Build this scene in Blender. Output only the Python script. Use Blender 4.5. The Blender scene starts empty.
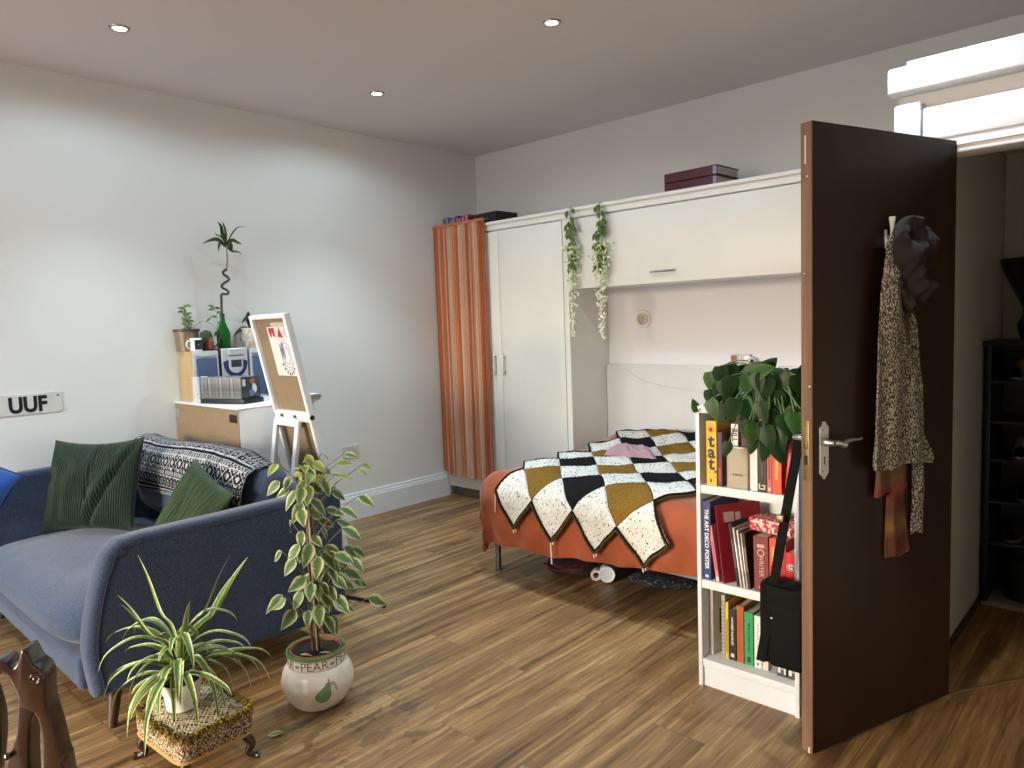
import bpy, bmesh, math, random
from mathutils import Vector, Matrix, noise
C = bpy.context.scene.collection
PI = math.pi
R = math.radians
rnd = random.Random(7)

# ---------------------------------------------------------------- materials
def lin(c):
    c = c / 255.0
    return c / 12.92 if c <= 0.04045 else ((c + 0.055) / 1.055) ** 2.4
def rgb(r, g, b):
    return (lin(r), lin(g), lin(b), 1.0)

def new_mat(name):
    m = bpy.data.materials.new(name); m.use_nodes = True
    nt = m.node_tree
    b = nt.nodes['Principled BSDF']
    return m, nt, b

def node(nt, kind, **kw):
    n = nt.nodes.new(kind)
    for k, v in kw.items():
        if k in n.inputs: n.inputs[k].default_value = v
        else: setattr(n, k, v)
    return n

def mixrgb(nt, fac, a, b, mode='MIX'):
    n = nt.nodes.new('ShaderNodeMix'); n.data_type = 'RGBA'; n.blend_type = mode
    for sock, val in ((0, fac), (6, a), (7, b)):
        if hasattr(val, 'is_output') or isinstance(val, bpy.types.NodeSocket): nt.links.new(val, n.inputs[sock])
        else: n.inputs[sock].default_value = val
    return n.outputs[2]

def math_n(nt, op, a, b=None, clamp=False):
    n = nt.nodes.new('ShaderNodeMath'); n.operation = op; n.use_clamp = clamp
    for i, v in enumerate((a, b)):
        if v is None: continue
        if isinstance(v, bpy.types.NodeSocket): nt.links.new(v, n.inputs[i])
        else: n.inputs[i].default_value = v
    return n.outputs[0]

def ramp(nt, fac, stops, interp='LINEAR'):
    n = nt.nodes.new('ShaderNodeValToRGB'); cr = n.color_ramp; cr.interpolation = interp
    while len(cr.elements) < len(stops): cr.elements.new(0.5)
    for e, (p, c) in zip(cr.elements, stops): e.position = p; e.color = c
    nt.links.new(fac, n.inputs[0])
    return n.outputs[0]

def coords(nt, kind='Object', scale=(1, 1, 1), rot=(0, 0, 0)):
    tc = nt.nodes.new('ShaderNodeTexCoord'); mp = nt.nodes.new('ShaderNodeMapping')
    mp.inputs['Scale'].default_value = scale; mp.inputs['Rotation'].default_value = rot
    nt.links.new(tc.outputs[kind], mp.inputs[0])
    return mp.outputs[0]

def noise_n(nt, vec, scale, detail=3, rough=.5):
    n = nt.nodes.new('ShaderNodeTexNoise'); n.inputs['Scale'].default_value = scale
    n.inputs['Detail'].default_value = detail; n.inputs['Roughness'].default_value = rough
    nt.links.new(vec, n.inputs['Vector'])
    return n.outputs['Fac']

def bump(nt, b, h, strength=.3, dist=.002):
    n = nt.nodes.new('ShaderNodeBump'); n.inputs['Strength'].default_value = strength
    n.inputs['Distance'].default_value = dist
    nt.links.new(h, n.inputs['Height']); nt.links.new(n.outputs[0], b.inputs['Normal'])

MATS = {}
def M(name, c, rough=.5, metal=0., var=.08, scale=18, bs=0, bd=.001, bstr=.3, spec=.5, sheen=0, stretch=(1, 1, 1), coat=0):
    """plain surface: one colour with slight noise mottling and optional fine bump"""
    if name in MATS: return MATS[name]
    m, nt, b = new_mat(name)
    v = coords(nt, 'Object', stretch)
    f = noise_n(nt, v, scale, 4)
    col = rgb(*c)
    lo = tuple(max(0, x * (1 - var)) for x in col[:3]) + (1,)
    hi = tuple(min(1, x * (1 + var)) for x in col[:3]) + (1,)
    nt.links.new(ramp(nt, f, [(.3, lo), (.7, hi)]), b.inputs['Base Color'])
    b.inputs['Roughness'].default_value = rough; b.inputs['Metallic'].default_value = metal
    b.inputs['Specular IOR Level'].default_value = spec
    if sheen: b.inputs['Sheen Weight'].default_value = sheen; b.inputs['Sheen Roughness'].default_value = .4
    if coat: b.inputs['Coat Weight'].default_value = coat
    if bs:
        h = noise_n(nt, v, bs, 2)
        bump(nt, b, h, bstr, bd)
    MATS[name] = m
    return m

def M_fleck(name, base, specks, scale=260, thr=.62, rough=.95, soft=.04, bs=300, bd=.003, base2=None, stretch=(1, 1, 1)):
    """yarn: base colour with dark or light flecks and a knobbly bump"""
    if name in MATS: return MATS[name]
    m, nt, b = new_mat(name)
    v = coords(nt, 'Object', stretch)
    f = noise_n(nt, v, scale, 1)
    b0 = rgb(*base)
    if base2:
        g = noise_n(nt, v, scale * .25, 2)
        b0 = ramp(nt, g, [(.4, rgb(*base)), (.6, rgb(*base2))])
    fac = ramp(nt, f, [(thr - soft, (0, 0, 0, 1)), (thr + soft, (1, 1, 1, 1))])
    nt.links.new(mixrgb(nt, fac, b0, rgb(*specks)), b.inputs['Base Color'])
    b.inputs['Roughness'].default_value = rough; b.inputs['Specular IOR Level'].default_value = .15
    bump(nt, b, noise_n(nt, v, bs, 2), .8, bd)
    MATS[name] = m
    return m

def M_fabric(name, c1, c2, scale=420, rough=.95, sheen=.25, bd=.0012):
    """woven tweed: crossed fine threads of two tones"""
    if name in MATS: return MATS[name]
    m, nt, b = new_mat(name)
    v = coords(nt, 'Object')
    f1 = noise_n(nt, coords(nt, 'Object', (1, 1, .25)), scale, 2)
    f2 = noise_n(nt, coords(nt, 'Object', (.25, .25, 1.)), scale, 2)
    big = noise_n(nt, v, 5, 3)
    s = math_n(nt, 'ADD', f1, f2); s = math_n(nt, 'MULTIPLY', s, .5)
    s = math_n(nt, 'ADD', s, math_n(nt, 'MULTIPLY', math_n(nt, 'SUBTRACT', big, .5), .15))
    nt.links.new(ramp(nt, s, [(.38, rgb(*c1)), (.62, rgb(*c2))]), b.inputs['Base Color'])
    b.inputs['Roughness'].default_value = rough; b.inputs['Specular IOR Level'].default_value = .2
    b.inputs['Sheen Weight'].default_value = sheen
    bump(nt, b, s, .5, bd)
    MATS[name] = m
    return m

def M_wood(name, c1, c2, scale=9, stretch=(14, 14, 1), rough=.45, coat=0, spec=.5, bd=.0004):
    if name in MATS: return MATS[name]
    m, nt, b = new_mat(name)
    v = coords(nt, 'Object', stretch)
    f = noise_n(nt, v, scale * .35, 5, .6)
    nt.links.new(ramp(nt, f, [(.3, rgb(*c1)), (.7, rgb(*c2))]), b.inputs['Base Color'])
    b.inputs['Roughness'].default_value = rough; b.inputs['Specular IOR Level'].default_value = spec
    if coat: b.inputs['Coat Weight'].default_value = coat; b.inputs['Coat Roughness'].default_value = .2
    bump(nt, b, f, .3, bd)
    MATS[name] = m
    return m

def M_leaf(name, centre, margin, edge=.55, soft=.12, rough=.4, trans=.25, tip=None):
    """leaf blade: u runs across, v along; the margin can have another colour"""
    if name in MATS: return MATS[name]
    m, nt, b = new_mat(name)
    tc = nt.nodes.new('ShaderNodeTexCoord'); sx = nt.nodes.new('ShaderNodeSeparateXYZ')
    nt.links.new(tc.outputs['UV'], sx.inputs[0])
    d = math_n(nt, 'MULTIPLY', math_n(nt, 'ABSOLUTE', math_n(nt, 'SUBTRACT', sx.outputs[0], .5)), 2.0)
    wob = noise_n(nt, coords(nt, 'Object'), 90, 2)
    d = math_n(nt, 'ADD', d, math_n(nt, 'MULTIPLY', math_n(nt, 'SUBTRACT', wob, .5), .7 if margin != centre else .1))
    fac = ramp(nt, d, [(max(0, edge - soft), (0, 0, 0, 1)), (min(1, edge + soft), (1, 1, 1, 1))])
    col = mixrgb(nt, fac, rgb(*centre), rgb(*margin))
    big = noise_n(nt, coords(nt, 'Object'), 14, 2)
    col = mixrgb(nt, .35, col, ramp(nt, big, [(.35, (.45, .45, .45, 1)), (.65, (1, 1, 1, 1))]), 'MULTIPLY')
    nt.links.new(col, b.inputs['Base Color'])
    b.inputs['Roughness'].default_value = rough
    b.inputs['Specular IOR Level'].default_value = .22
    MATS[name] = m
    return m

# ---------------------------------------------------------------- mesh building
class MB:
    def __init__(s): s.v = []; s.f = []; s.m = []; s.uv = []; s.sm = []
    def add(s, verts, faces, mi=0, uvs=None, smooth=False):
        o = len(s.v); s.v += [tuple(v) for v in verts]
        for k, f in enumerate(faces):
            s.f.append(tuple(i + o for i in f)); s.m.append(mi if isinstance(mi, int) else mi[k]); s.sm.append(smooth)
            s.uv.append(uvs[k] if uvs else None)
        return s
    def bm(s, bm, mi=0, smooth=False, mat=None):
        bm.verts.ensure_lookup_table(); bm.verts.index_update()
        vs = [(mat @ v.co if mat else v.co.copy()) for v in bm.verts]
        fs = [[v.index for v in f.verts] for f in bm.faces]
        bm.free(); return s.add(vs, fs, mi, None, smooth)
    def box(s, lo, hi, mi=0, bev=0, seg=2, rot=None, mat=None, smooth=None):
        bm = bmesh.new(); bmesh.ops.create_cube(bm, size=1)
        c = [(a + b) / 2 for a, b in zip(lo, hi)]; d = [abs(b - a) for a, b in zip(lo, hi)]
        for v in bm.verts: v.co = Vector((v.co.x * d[0], v.co.y * d[1], v.co.z * d[2]))
        if bev: bmesh.ops.bevel(bm, geom=bm.edges[:] , offset=min(bev, min(d) * .49), segments=seg, affect='EDGES', profile=.5)
        t = Matrix.Translation(c)
        if rot is not None: t = t @ rot.to_4x4()
        if mat is not None: t = mat @ t
        return s.bm(bm, mi, bool(bev) if smooth is None else smooth, t)
    def tube(s, pts, rad, seg=8, mi=0, cap=True, smooth=True):
        pts = [Vector(p) for p in pts]; n = len(pts)
        if not hasattr(rad, '__len__'): rad = [rad] * n
        verts = []; up = None
        for i, p in enumerate(pts):
            t = (pts[min(i + 1, n - 1)] - pts[max(i - 1, 0)])
            if t.length < 1e-9: t = Vector((0, 0, 1))
            t.normalize()
            if up is None:
                up = Vector((0, 0, 1)) if abs(t.z) < .9 else Vector((1, 0, 0))
            a = up - t * up.dot(t)
            if a.length < 1e-6: a = t.orthogonal()
            a.normalize(); up = a; b = t.cross(a)
            for k in range(seg):
                th = 2 * PI * k / seg
                verts.append(p + (a * math.cos(th) + b * math.sin(th)) * rad[i])
        faces = [[i * seg + k, i * seg + (k + 1) % seg, (i + 1) * seg + (k + 1) % seg, (i + 1) * seg + k] for i in range(n - 1) for k in range(seg)]
        if cap: faces += [list(range(seg))[::-1], [(n - 1) * seg + k for k in range(seg)]]
        return s.add(verts, faces, mi, None, smooth)
    def lathe(s, prof, seg=32, c=(0, 0, 0), mi=0, smooth=True, close=False, mat=None, wob=None):
        """prof: list of (r, z)"""
        verts = []; faces = []; n = len(prof)
        for r, z in prof:
            for k in range(seg):
                th = 2 * PI * k / seg
                rr = r * (wob(th, z) if wob else 1)
                p = Vector((c[0] + rr * math.cos(th), c[1] + rr * math.sin(th), c[2] + z))
                verts.append(mat @ p if mat else p)
        for i in range(n - 1):
            for k in range(seg):
                faces.append([i * seg + k, i * seg + (k + 1) % seg, (i + 1) * seg + (k + 1) % seg, (i + 1) * seg + k])
        return s.add(verts, faces, mi, None, smooth)
    def prism(s, poly, d, mi=0, mat=None, smooth=False, bev=0):
        """poly: 2-D outline in local xy extruded along +z by d; mat places it"""
        bm = bmesh.new(); vs = [bm.verts.new((x, y, 0)) for x, y in poly]
        f = bm.faces.new(vs); r = bmesh.ops.extrude_face_region(bm, geom=[f])
        for e in r['geom']:
            if isinstance(e, bmesh.types.BMVert): e.co.z += d
        bmesh.ops.recalc_face_normals(bm, faces=bm.faces[:])
        if bev:
            es = [e for e in bm.edges if abs(e.verts[0].co.z - e.verts[1].co.z) < 1e-6]
            bmesh.ops.bevel(bm, geom=es, offset=bev, segments=3, affect='EDGES', profile=.5)
        return s.bm(bm, mi, smooth, mat)
    def grid(s, nu, nv, fn, mi=0, smooth=True, closeu=False, two=None):
        """fn(u, v) -> point with u, v in 0..1; mi may be a function of cell centre"""
        cu = nu if closeu else nu + 1
        verts = [fn(i / nu, j / nv) for j in range(nv + 1) for i in range(cu)]
        faces = []; uvs = []; ms = []
        for j in range(nv):
            for i in range(nu):
                i2 = (i + 1) % cu
                faces.append([j * cu + i, j * cu + i2, (j + 1) * cu + i2, (j + 1) * cu + i])
                u0, u1, v0, v1 = i / nu, (i + 1) / nu, j / nv, (j + 1) / nv
                uvs.append([(u0, v0), (u1, v0), (u1, v1), (u0, v1)])
                ms.append(mi((u0 + u1) / 2, (v0 + v1) / 2) if callable(mi) else mi)
        return s.add(verts, faces, ms, uvs, smooth)

def build(name, mb, mats, parent=None, loc=None, smooth_angle=40, mods=(), world=True):
    me = bpy.data.meshes.new(name)
    vs = mb.v
    if parent is not None and world:
        inv = parent_matrix(parent).inverted(); vs = [inv @ Vector(v) for v in vs]
    me.from_pydata([tuple(v) for v in vs], [], mb.f)
    if not isinstance(mats, (list, tuple)): mats = [mats]
    for m in mats: me.materials.append(m)
    me.polygons.foreach_set('material_index', mb.m)
    me.polygons.foreach_set('use_smooth', mb.sm)
    if any(u for u in mb.uv):
        ul = me.uv_layers.new(name='UVMap')
        for p, u in zip(me.polygons, mb.uv):
            if u:
                for li, c in zip(p.loop_indices, u): ul.data[li].uv = c
    me.update(); me.validate()
    if any(mb.sm) and smooth_angle: me.set_sharp_from_angle(angle=R(smooth_angle))
    o = bpy.data.objects.new(name, me); C.objects.link(o)
    if parent is not None: o.parent = parent
    if loc is not None: o.location = loc
    for kind, kw in mods:
        md = o.modifiers.new(kind.lower(), kind)
        for k, v in kw.items(): setattr(md, k, v)
    return o

def parent_matrix(o):
    m = Matrix.LocRotScale(o.location, o.rotation_euler, o.scale)
    return parent_matrix(o.parent) @ m if o.parent else m

def tag(o, label=None, cat=None, group=None, kind=None):
    if label: o['label'] = label
    if cat: o['category'] = cat
    if group: o['group'] = group
    if kind: o['kind'] = kind
    return o

def thing(name, label, cat, loc=(0, 0, 0), rotz=0, group=None, rot=None):
    o = bpy.data.objects.new(name, None); C.objects.link(o)
    o.empty_display_size = .05
    o.location = loc; o.rotation_euler = rot if rot else (0, 0, rotz)
    return tag(o, label, cat, group)

def struct(name, mb, mats, label=None, cat=None, **kw):
    o = build(name, mb, mats, **kw); tag(o, label, cat, None, 'structure'); return o

def copy_tree(o, parent=None):
    c = o.copy(); C.objects.link(c)
    if parent: c.parent = parent
    for ch in list(o.children): copy_tree(ch, c)
    return c

def text_mb(txt, size, extrude=.0004, align='CENTER', offset=0., shear=0, spacing=1.):
    """letters as a mesh lying in xy, returned as an MB centred on the origin"""
    cu = bpy.data.curves.new('lettering', 'FONT'); cu.body = txt; cu.size = size; cu.extrude = extrude
    cu.align_x = align; cu.align_y = 'CENTER'; cu.offset = offset; cu.resolution_u = 4; cu.shear = shear
    cu.space_character = spacing
    o = bpy.data.objects.new('lettering', cu); C.objects.link(o)
    dg = bpy.context.evaluated_depsgraph_get(); dg.update()
    me = bpy.data.meshes.new_from_object(o.evaluated_get(dg))
    mb = MB(); mb.add([v.co.copy() for v in me.vertices], [list(p.vertices) for p in me.polygons])
    bpy.data.objects.remove(o); bpy.data.meshes.remove(me); bpy.data.curves.remove(cu)
    return mb

def xf(mb, mat):
    mb.v = [tuple(mat @ Vector(v)) for v in mb.v]; return mb

def frame(o, x, y, z=None):
    """matrix with the given origin and axes"""
    x = Vector(x).normalized(); y = Vector(y).normalized(); z = x.cross(y) if z is None else Vector(z)
    return Matrix(((x.x, y.x, z.x, o[0]), (x.y, y.y, z.y, o[1]), (x.z, y.z, z.z, o[2]), (0, 0, 0, 1)))

def smooth(a, b, x):
    t = max(0., min(1., (x - a) / (b - a))); return t * t * (3 - 2 * t)

def catmull(pts, n=8, closed=False):
    out = []; m = len(pts)
    rng = range(m if closed else m - 1)
    for i in rng:
        p0 = pts[(i - 1) % m] if closed or i > 0 else pts[i]; p1 = pts[i]; p2 = pts[(i + 1) % m]
        p3 = pts[(i + 2) % m] if closed or i + 2 < m else p2
        for k in range(n):
            t = k / n
            out.append(tuple(.5 * ((2 * b) + (-a + c) * t + (2 * a - 5 * b + 4 * c - d) * t * t + (-a + 3 * b - 3 * c + d) * t ** 3) for a, b, c, d in zip(p0, p1, p2, p3)))
    if not closed: out.append(tuple(pts[-1]))
    return out
SPOT_W, SPOT_DEG, SKY, EXPO = 15, 170, 14.5, 0.17
BEAM_W, BEAM_DEG = 105, 95
# ================================================================ room constants (metres)
XL, YB, ZC = -4.527, 4.522, 2.881          # left wall, back wall, ceiling
XR, YF = 1.7, -4.8                        # right wall and window wall, behind the camera
YW = 4.05                                  # front of the fitted wardrobe

def M_wall(name, c, var=.02, rough=.85):
    if name in MATS: return MATS[name]
    m, nt, b = new_mat(name)
    v = coords(nt, 'Object')
    f = noise_n(nt, v, 1.3, 4)
    col = rgb(*c)
    nt.links.new(ramp(nt, f, [(.3, tuple(x * (1 - var) for x in col[:3]) + (1,)), (.7, tuple(min(1, x * (1 + var)) for x in col[:3]) + (1,))]), b.inputs['Base Color'])
    b.inputs['Roughness'].default_value = rough; b.inputs['Specular IOR Level'].default_value = .25
    bump(nt, b, noise_n(nt, v, 160, 3), .25, .0006)
    MATS[name] = m
    return m

def M_floor():
    m, nt, b = new_mat('laminate planks')
    v = coords(nt, 'Object')
    sw = coords(nt, 'Object', (1, 1, 1), (0, 0, R(90)))     # planks run in depth
    mp = sw.node; mp.inputs['Location'].default_value = (0.35, .122, 0)
    br = node(nt, 'ShaderNodeTexBrick', Scale=1.0)
    br.inputs['Brick Width'].default_value = 1.28; br.inputs['Row Height'].default_value = .2
    br.inputs['Mortar Size'].default_value = .0016; br.inputs['Mortar Smooth'].default_value = .3
    br.inputs['Color1'].default_value = (0, 0, 0, 1); br.inputs['Color2'].default_value = (1, 1, 1, 1); br.inputs['Mortar'].default_value = (.5, .5, .5, 1)
    br.offset = .37; nt.links.new(sw, br.inputs['Vector'])
    # each plank shifts its grain
    cmb = nt.nodes.new('ShaderNodeCombineXYZ'); nt.links.new(math_n(nt, 'MULTIPLY', br.outputs['Color'], 37.), cmb.inputs[1])
    nt.links.new(math_n(nt, 'MULTIPLY', br.outputs['Color'], 11.), cmb.inputs[2])
    av = nt.nodes.new('ShaderNodeVectorMath'); av.operation = 'ADD'; nt.links.new(v, av.inputs[0]); nt.links.new(cmb.outputs[0], av.inputs[1])
    def st(scale):
        mp = nt.nodes.new('ShaderNodeMapping'); mp.inputs['Scale'].default_value = scale; nt.links.new(av.outputs[0], mp.inputs[0]); return mp.outputs[0]
    def streak(sc, det, dist, rough=.55):
        n = nt.nodes.new('ShaderNodeTexNoise'); n.inputs['Scale'].default_value = 1.; n.inputs['Detail'].default_value = det; n.inputs['Distortion'].default_value = dist; n.inputs['Roughness'].default_value = rough
        nt.links.new(st(sc), n.inputs['Vector']); return n.outputs['Fac']
    broad = streak((15, .5, 1), 3, .5); mid = streak((31, 1.6, 1), 5, .9, .62); fine = streak((120, 5.5, 1), 4, .4, .6); fleck = streak((62, 7., 1), 3, 1.2)
    s = math_n(nt, 'ADD', math_n(nt, 'MULTIPLY', broad, .42), math_n(nt, 'ADD', math_n(nt, 'MULTIPLY', mid, .42), math_n(nt, 'MULTIPLY', fine, .16)))
    tone = ramp(nt, s, [(.37, rgb(80, 56, 35)), (.455, rgb(116, 87, 55)), (.53, rgb(143, 111, 72)), (.625, rgb(180, 147, 103))])
    plank = ramp(nt, br.outputs['Color'], [(0, (.86, .86, .86, 1)), (1, (1.05, 1.03, 1.0, 1))])
    col = mixrgb(nt, 1., tone, plank, 'MULTIPLY')
    kf = ramp(nt, fleck, [(.64, (0, 0, 0, 1)), (.72, (1, 1, 1, 1))])
    col = mixrgb(nt, math_n(nt, 'MULTIPLY', kf, .6), col, rgb(66, 44, 27))
    seam = math_n(nt, 'MULTIPLY', br.outputs['Fac'], .5)
    col = mixrgb(nt, seam, col, rgb(45, 30, 20))
    # damp water marks left around the ficus pot
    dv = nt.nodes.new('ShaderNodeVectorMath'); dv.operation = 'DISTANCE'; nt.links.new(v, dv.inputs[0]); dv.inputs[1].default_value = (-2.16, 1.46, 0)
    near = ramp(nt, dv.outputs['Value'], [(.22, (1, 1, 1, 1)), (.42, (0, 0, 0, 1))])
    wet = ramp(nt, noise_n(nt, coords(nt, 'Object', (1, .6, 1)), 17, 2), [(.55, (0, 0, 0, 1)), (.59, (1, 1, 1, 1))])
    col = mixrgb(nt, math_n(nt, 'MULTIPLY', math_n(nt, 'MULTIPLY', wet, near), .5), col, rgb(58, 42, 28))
    nt.links.new(col, b.inputs['Base Color'])
    b.inputs['Roughness'].default_value = .42; b.inputs['Specular IOR Level'].default_value = .4
    bump(nt, b, math_n(nt, 'SUBTRACT', s, br.outputs['Fac']), .18, .0006)
    return m

m_wall = M_wall('painted wall', (222, 222, 218))
m_wallc = M_wall('painted ceiling', (214, 208, 206))
m_niche = M_wall('alcove paint', (210, 209, 202))
m_white = M('white gloss paint', (226, 228, 230), .38, var=.015, scale=3, bs=60, bd=.0002)
m_cream = M('cream cupboard paint', (230, 229, 222), .42, var=.02, scale=3, bs=40, bd=.0002)
m_dark = M('black plastic', (16, 16, 17), .45)
m_chrome = M('brushed metal', (170, 168, 165), .32, 1., .05, 60)
m_steel = M('grey tube metal', (118, 120, 122), .4, .9, .05, 40)
m_hall = M_wall('hall paint', (186, 184, 178)); m_blocker = M_wood('dark blocker wall', (46, 36, 30), (62, 48, 38), 3)  # the second, for the added side wall, is dark to keep the lobby dim

# ---------------------------------------------------------------- shell
struct('floor', MB().box((XL - .1, YF - .1, -.1), (XR + .1, YB + .1, 0)), M_floor(), 'brown wood laminate floor of long planks', 'floor')
struct('ceiling', MB().box((XL - .1, YF - .1, ZC), (XR + .1, YB + .1, ZC + .1)), m_wallc, 'flat off-white ceiling with small downlights', 'ceiling')
struct('wall_left', MB().box((XL - .1, YF - .1, 0), (XL, YB + .1, ZC)), m_wall, 'plain white wall behind the sofa and chest', 'wall')
struct('wall_back', MB().box((XL, YB, 0), (XR, YB + .1, ZC)), m_niche, 'pale far wall above the fitted cupboards', 'wall')
struct('wall_right', MB().box((XR, YF, 0), (XR + .1, YB, ZC)), m_wall, 'white side wall opposite the sofa', 'wall')
struct('wall_alcove', MB().box((-3.168, YB - .006, 0), (-.775, YB - .0005, 1.66)), M_wall('lilac grey alcove paint', (226, 226, 233)), 'pale lilac-grey wall inside the bed alcove', 'wall')
# window wall behind the camera: pieces around two openings
WIN = [(-4.4, -3.05), (-2.85, -1.5)]
mb = MB(); z0, z1 = .6, 2.7
xs = [XL] + [a for w in WIN for a in w] + [XR]
for i in range(0, len(xs), 2): mb.box((xs[i], YF - .1, 0), (xs[i + 1], YF, ZC))
for a, b_ in WIN: mb.box((a, YF - .1, 0), (b_, YF, z0)).box((a, YF - .1, z1), (b_, YF, ZC))
struct('wall_front', mb, m_wall, 'white wall with two tall windows, facing the bed', 'wall')
for k, (a, b_) in enumerate(WIN):
    fr = MB(); t = .05
    fr.box((a, YF - .09, z0), (a + t, YF - .03, z1)).box((b_ - t, YF - .09, z0), (b_, YF - .03, z1))
    fr.box((a + t, YF - .09, z0), (b_ - t, YF - .03, z0 + t)).box((a + t, YF - .09, z1 - t), (b_ - t, YF - .03, z1))
    zm = (z0 + z1) / 2; fr.box((a + t, YF - .08, zm - .02), (b_ - t, YF - .04, zm + .02))
    struct('window_%d' % (k + 1), fr, m_white, 'white sash window frame, %s of the pair' % ('one nearer the sofa' if k == 0 else 'one nearer the door'), 'window')
# skirting along the left wall: moulded profile, swept in depth
prof = [(0, 0), (.022, 0), (.022, .155), (.018, .163), (.018, .172), (.012, .182), (.012, .196), (0, .2)]
sk = MB().prism(prof, 4.05 - YF, mat=frame((XL, YF, 0), (1, 0, 0), (0, 0, 1), (0, 1, 0)))
struct('baseboard_left', sk, m_white, 'tall white moulded skirting board along the left wall', 'skirting board')

# entrance lobby built into the corner: side wall, front wall with door opening, casing
XH = -.671
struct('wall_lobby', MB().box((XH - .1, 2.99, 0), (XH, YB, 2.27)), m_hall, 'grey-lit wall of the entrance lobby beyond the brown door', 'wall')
fl = MB().box((.22, 2.96, 0), (XR, 3.06, 2.27)).box((XH - .1, 2.96, 1.99), (.22, 3.06, 2.27)).box((XH - .1, 2.96, 0), (-.6, 2.99, 1.99))
struct('wall_lobby_front', fl, m_wall, 'white lobby front around the doorway', 'wall')
struct('wall_lobby_blocker', MB().box((.34, 3.06, 0), (.42, YB, 2.2)), m_blocker, 'unseen dark lobby side wall added to block light', 'wall')  # added out of view to block light from the lobby
struct('ceiling_lobby', MB().box((XH, 3.06, 2.2), (XR, YB, 2.27)), m_wallc, 'low lobby ceiling over the doorway', 'ceiling')
tr = MB()
tr.box((-.795, 2.90, 2.195), (XR, 2.96, 2.29), bev=.012, seg=3)
tr.box((-.735, 2.915, 2.29), (XR, 2.96, 2.306), bev=.003)
struct('trim_1', tr, m_white, 'white boxed cap moulding above the doorway', 'door trim')
tr = MB().box((-.775, 2.915, 0), (-.69, 2.96, 2.16), bev=.008, seg=3)
struct('trim_2', tr, m_white, 'white door casing post behind the top of the brown door', 'door trim')
tr = MB().box((-.685, 2.925, 2.02), (.30, 2.96, 2.135), bev=.006).box((-.62, 2.93, 1.99), (.25, 2.96, 2.02)).box((-.6, 2.935, 1.965), (.22, 3.06, 1.99), bev=.006)
struct('trim_3', tr, m_white, 'white door head casing below the cap moulding', 'door trim')
struct('trim_4', MB().box((XH, 3.06, 0), (XH + .012, YB, .035), bev=.003), M('dark skirting', (60, 44, 34), .5), 'low dark brown skirting along the lobby wall', 'skirting board')
struct('trim_5', MB().box((0, -.004, 0), (.36, .004, .004), mat=frame((-.585, 2.955, 0), (.184, .295, 0), (-.295, .184, 0))), M('threshold strip', (150, 128, 100), .35, .6), 'thin pale strip on the floor beside the hinge edge of the brown door', 'floor line')  # thin pale strip laid diagonally on the floor

# ---------------------------------------------------------------- ceiling downlights
m_lamp, nt, b = new_mat('lit lamp face')
b.inputs['Base Color'].default_value = (1, 1, 1, 1); b.inputs['Emission Color'].default_value = (1, .97, .92, 1); b.inputs['Emission Strength'].default_value = 14
LAMPS = [(-3.70, 1.37), (-3.69, 2.85), (-2.28, 2.84), (-.81, 2.60), (-3.70, -.1)]
LLAB = {0: 'recessed ceiling downlight over the sofa and chest', 1: 'recessed ceiling downlight nearest the far corner', 2: 'recessed ceiling downlight in front of the overhead cupboard'}
for i, (x, y) in enumerate(LAMPS):
    if i < 3:
        t = thing('downlight', LLAB[i], 'ceiling light', (x, y, ZC), 0, 'recessed ceiling downlights')
        ring = MB().lathe([(.031, -.002), (.034, -.007), (.043, -.006), (.046, -.001), (.046, .0)], 32, (x, y, ZC))
        build('trim_ring', ring, m_chrome, t)
        build('lamp_face', MB().lathe([(.0005, -.0035), (.03, -.0035)], 24, (x, y, ZC)), m_lamp, t)
    for en, deg, bl in ((BEAM_W * (1.0 if i == 3 else 1), BEAM_DEG, 1.), (SPOT_W * (1.4 if i == 3 else 1), SPOT_DEG, .35)):
        ld = bpy.data.lights.new('downlight_beam', 'SPOT'); ld.energy = en; ld.spot_size = R(deg); ld.spot_blend = bl
        ld.shadow_soft_size = .025; ld.color = (.69, .88, 1.0)
        lo = bpy.data.objects.new('downlight_beam', ld); C.objects.link(lo); lo.location = (x, y, ZC - .02)

# ---------------------------------------------------------------- daylight
w = bpy.data.worlds.new('overcast sky'); bpy.context.scene.world = w; w.use_nodes = True
nt = w.node_tree; bg = nt.nodes['Background']
sky = nt.nodes.new('ShaderNodeTexSky'); sky.sky_type = 'NISHITA'; sky.sun_disc = False; sky.sun_elevation = R(40); sky.sun_rotation = R(200); sky.air_density = 1.6; sky.dust_density = 4; sky.ozone_density = .6
mx = nt.nodes.new('ShaderNodeMix'); mx.data_type = 'RGBA'; mx.inputs[0].default_value = .75; mx.inputs[7].default_value = (.16, .285, .50, 1)
nt.links.new(sky.outputs[0], mx.inputs[6]); nt.links.new(mx.outputs[2], bg.inputs['Color']); bg.inputs['Strength'].default_value = SKY
for a, b_ in WIN:
    ld = bpy.data.lights.new('window_portal', 'AREA'); ld.shape = 'RECTANGLE'; ld.size = b_ - a; ld.size_y = z1 - z0; ld.cycles.is_portal = True
    lo = bpy.data.objects.new('window_portal', ld); C.objects.link(lo); lo.location = ((a + b_) / 2, YF - .12, (z0 + z1) / 2); lo.rotation_euler = (R(90), 0, 0)

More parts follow.
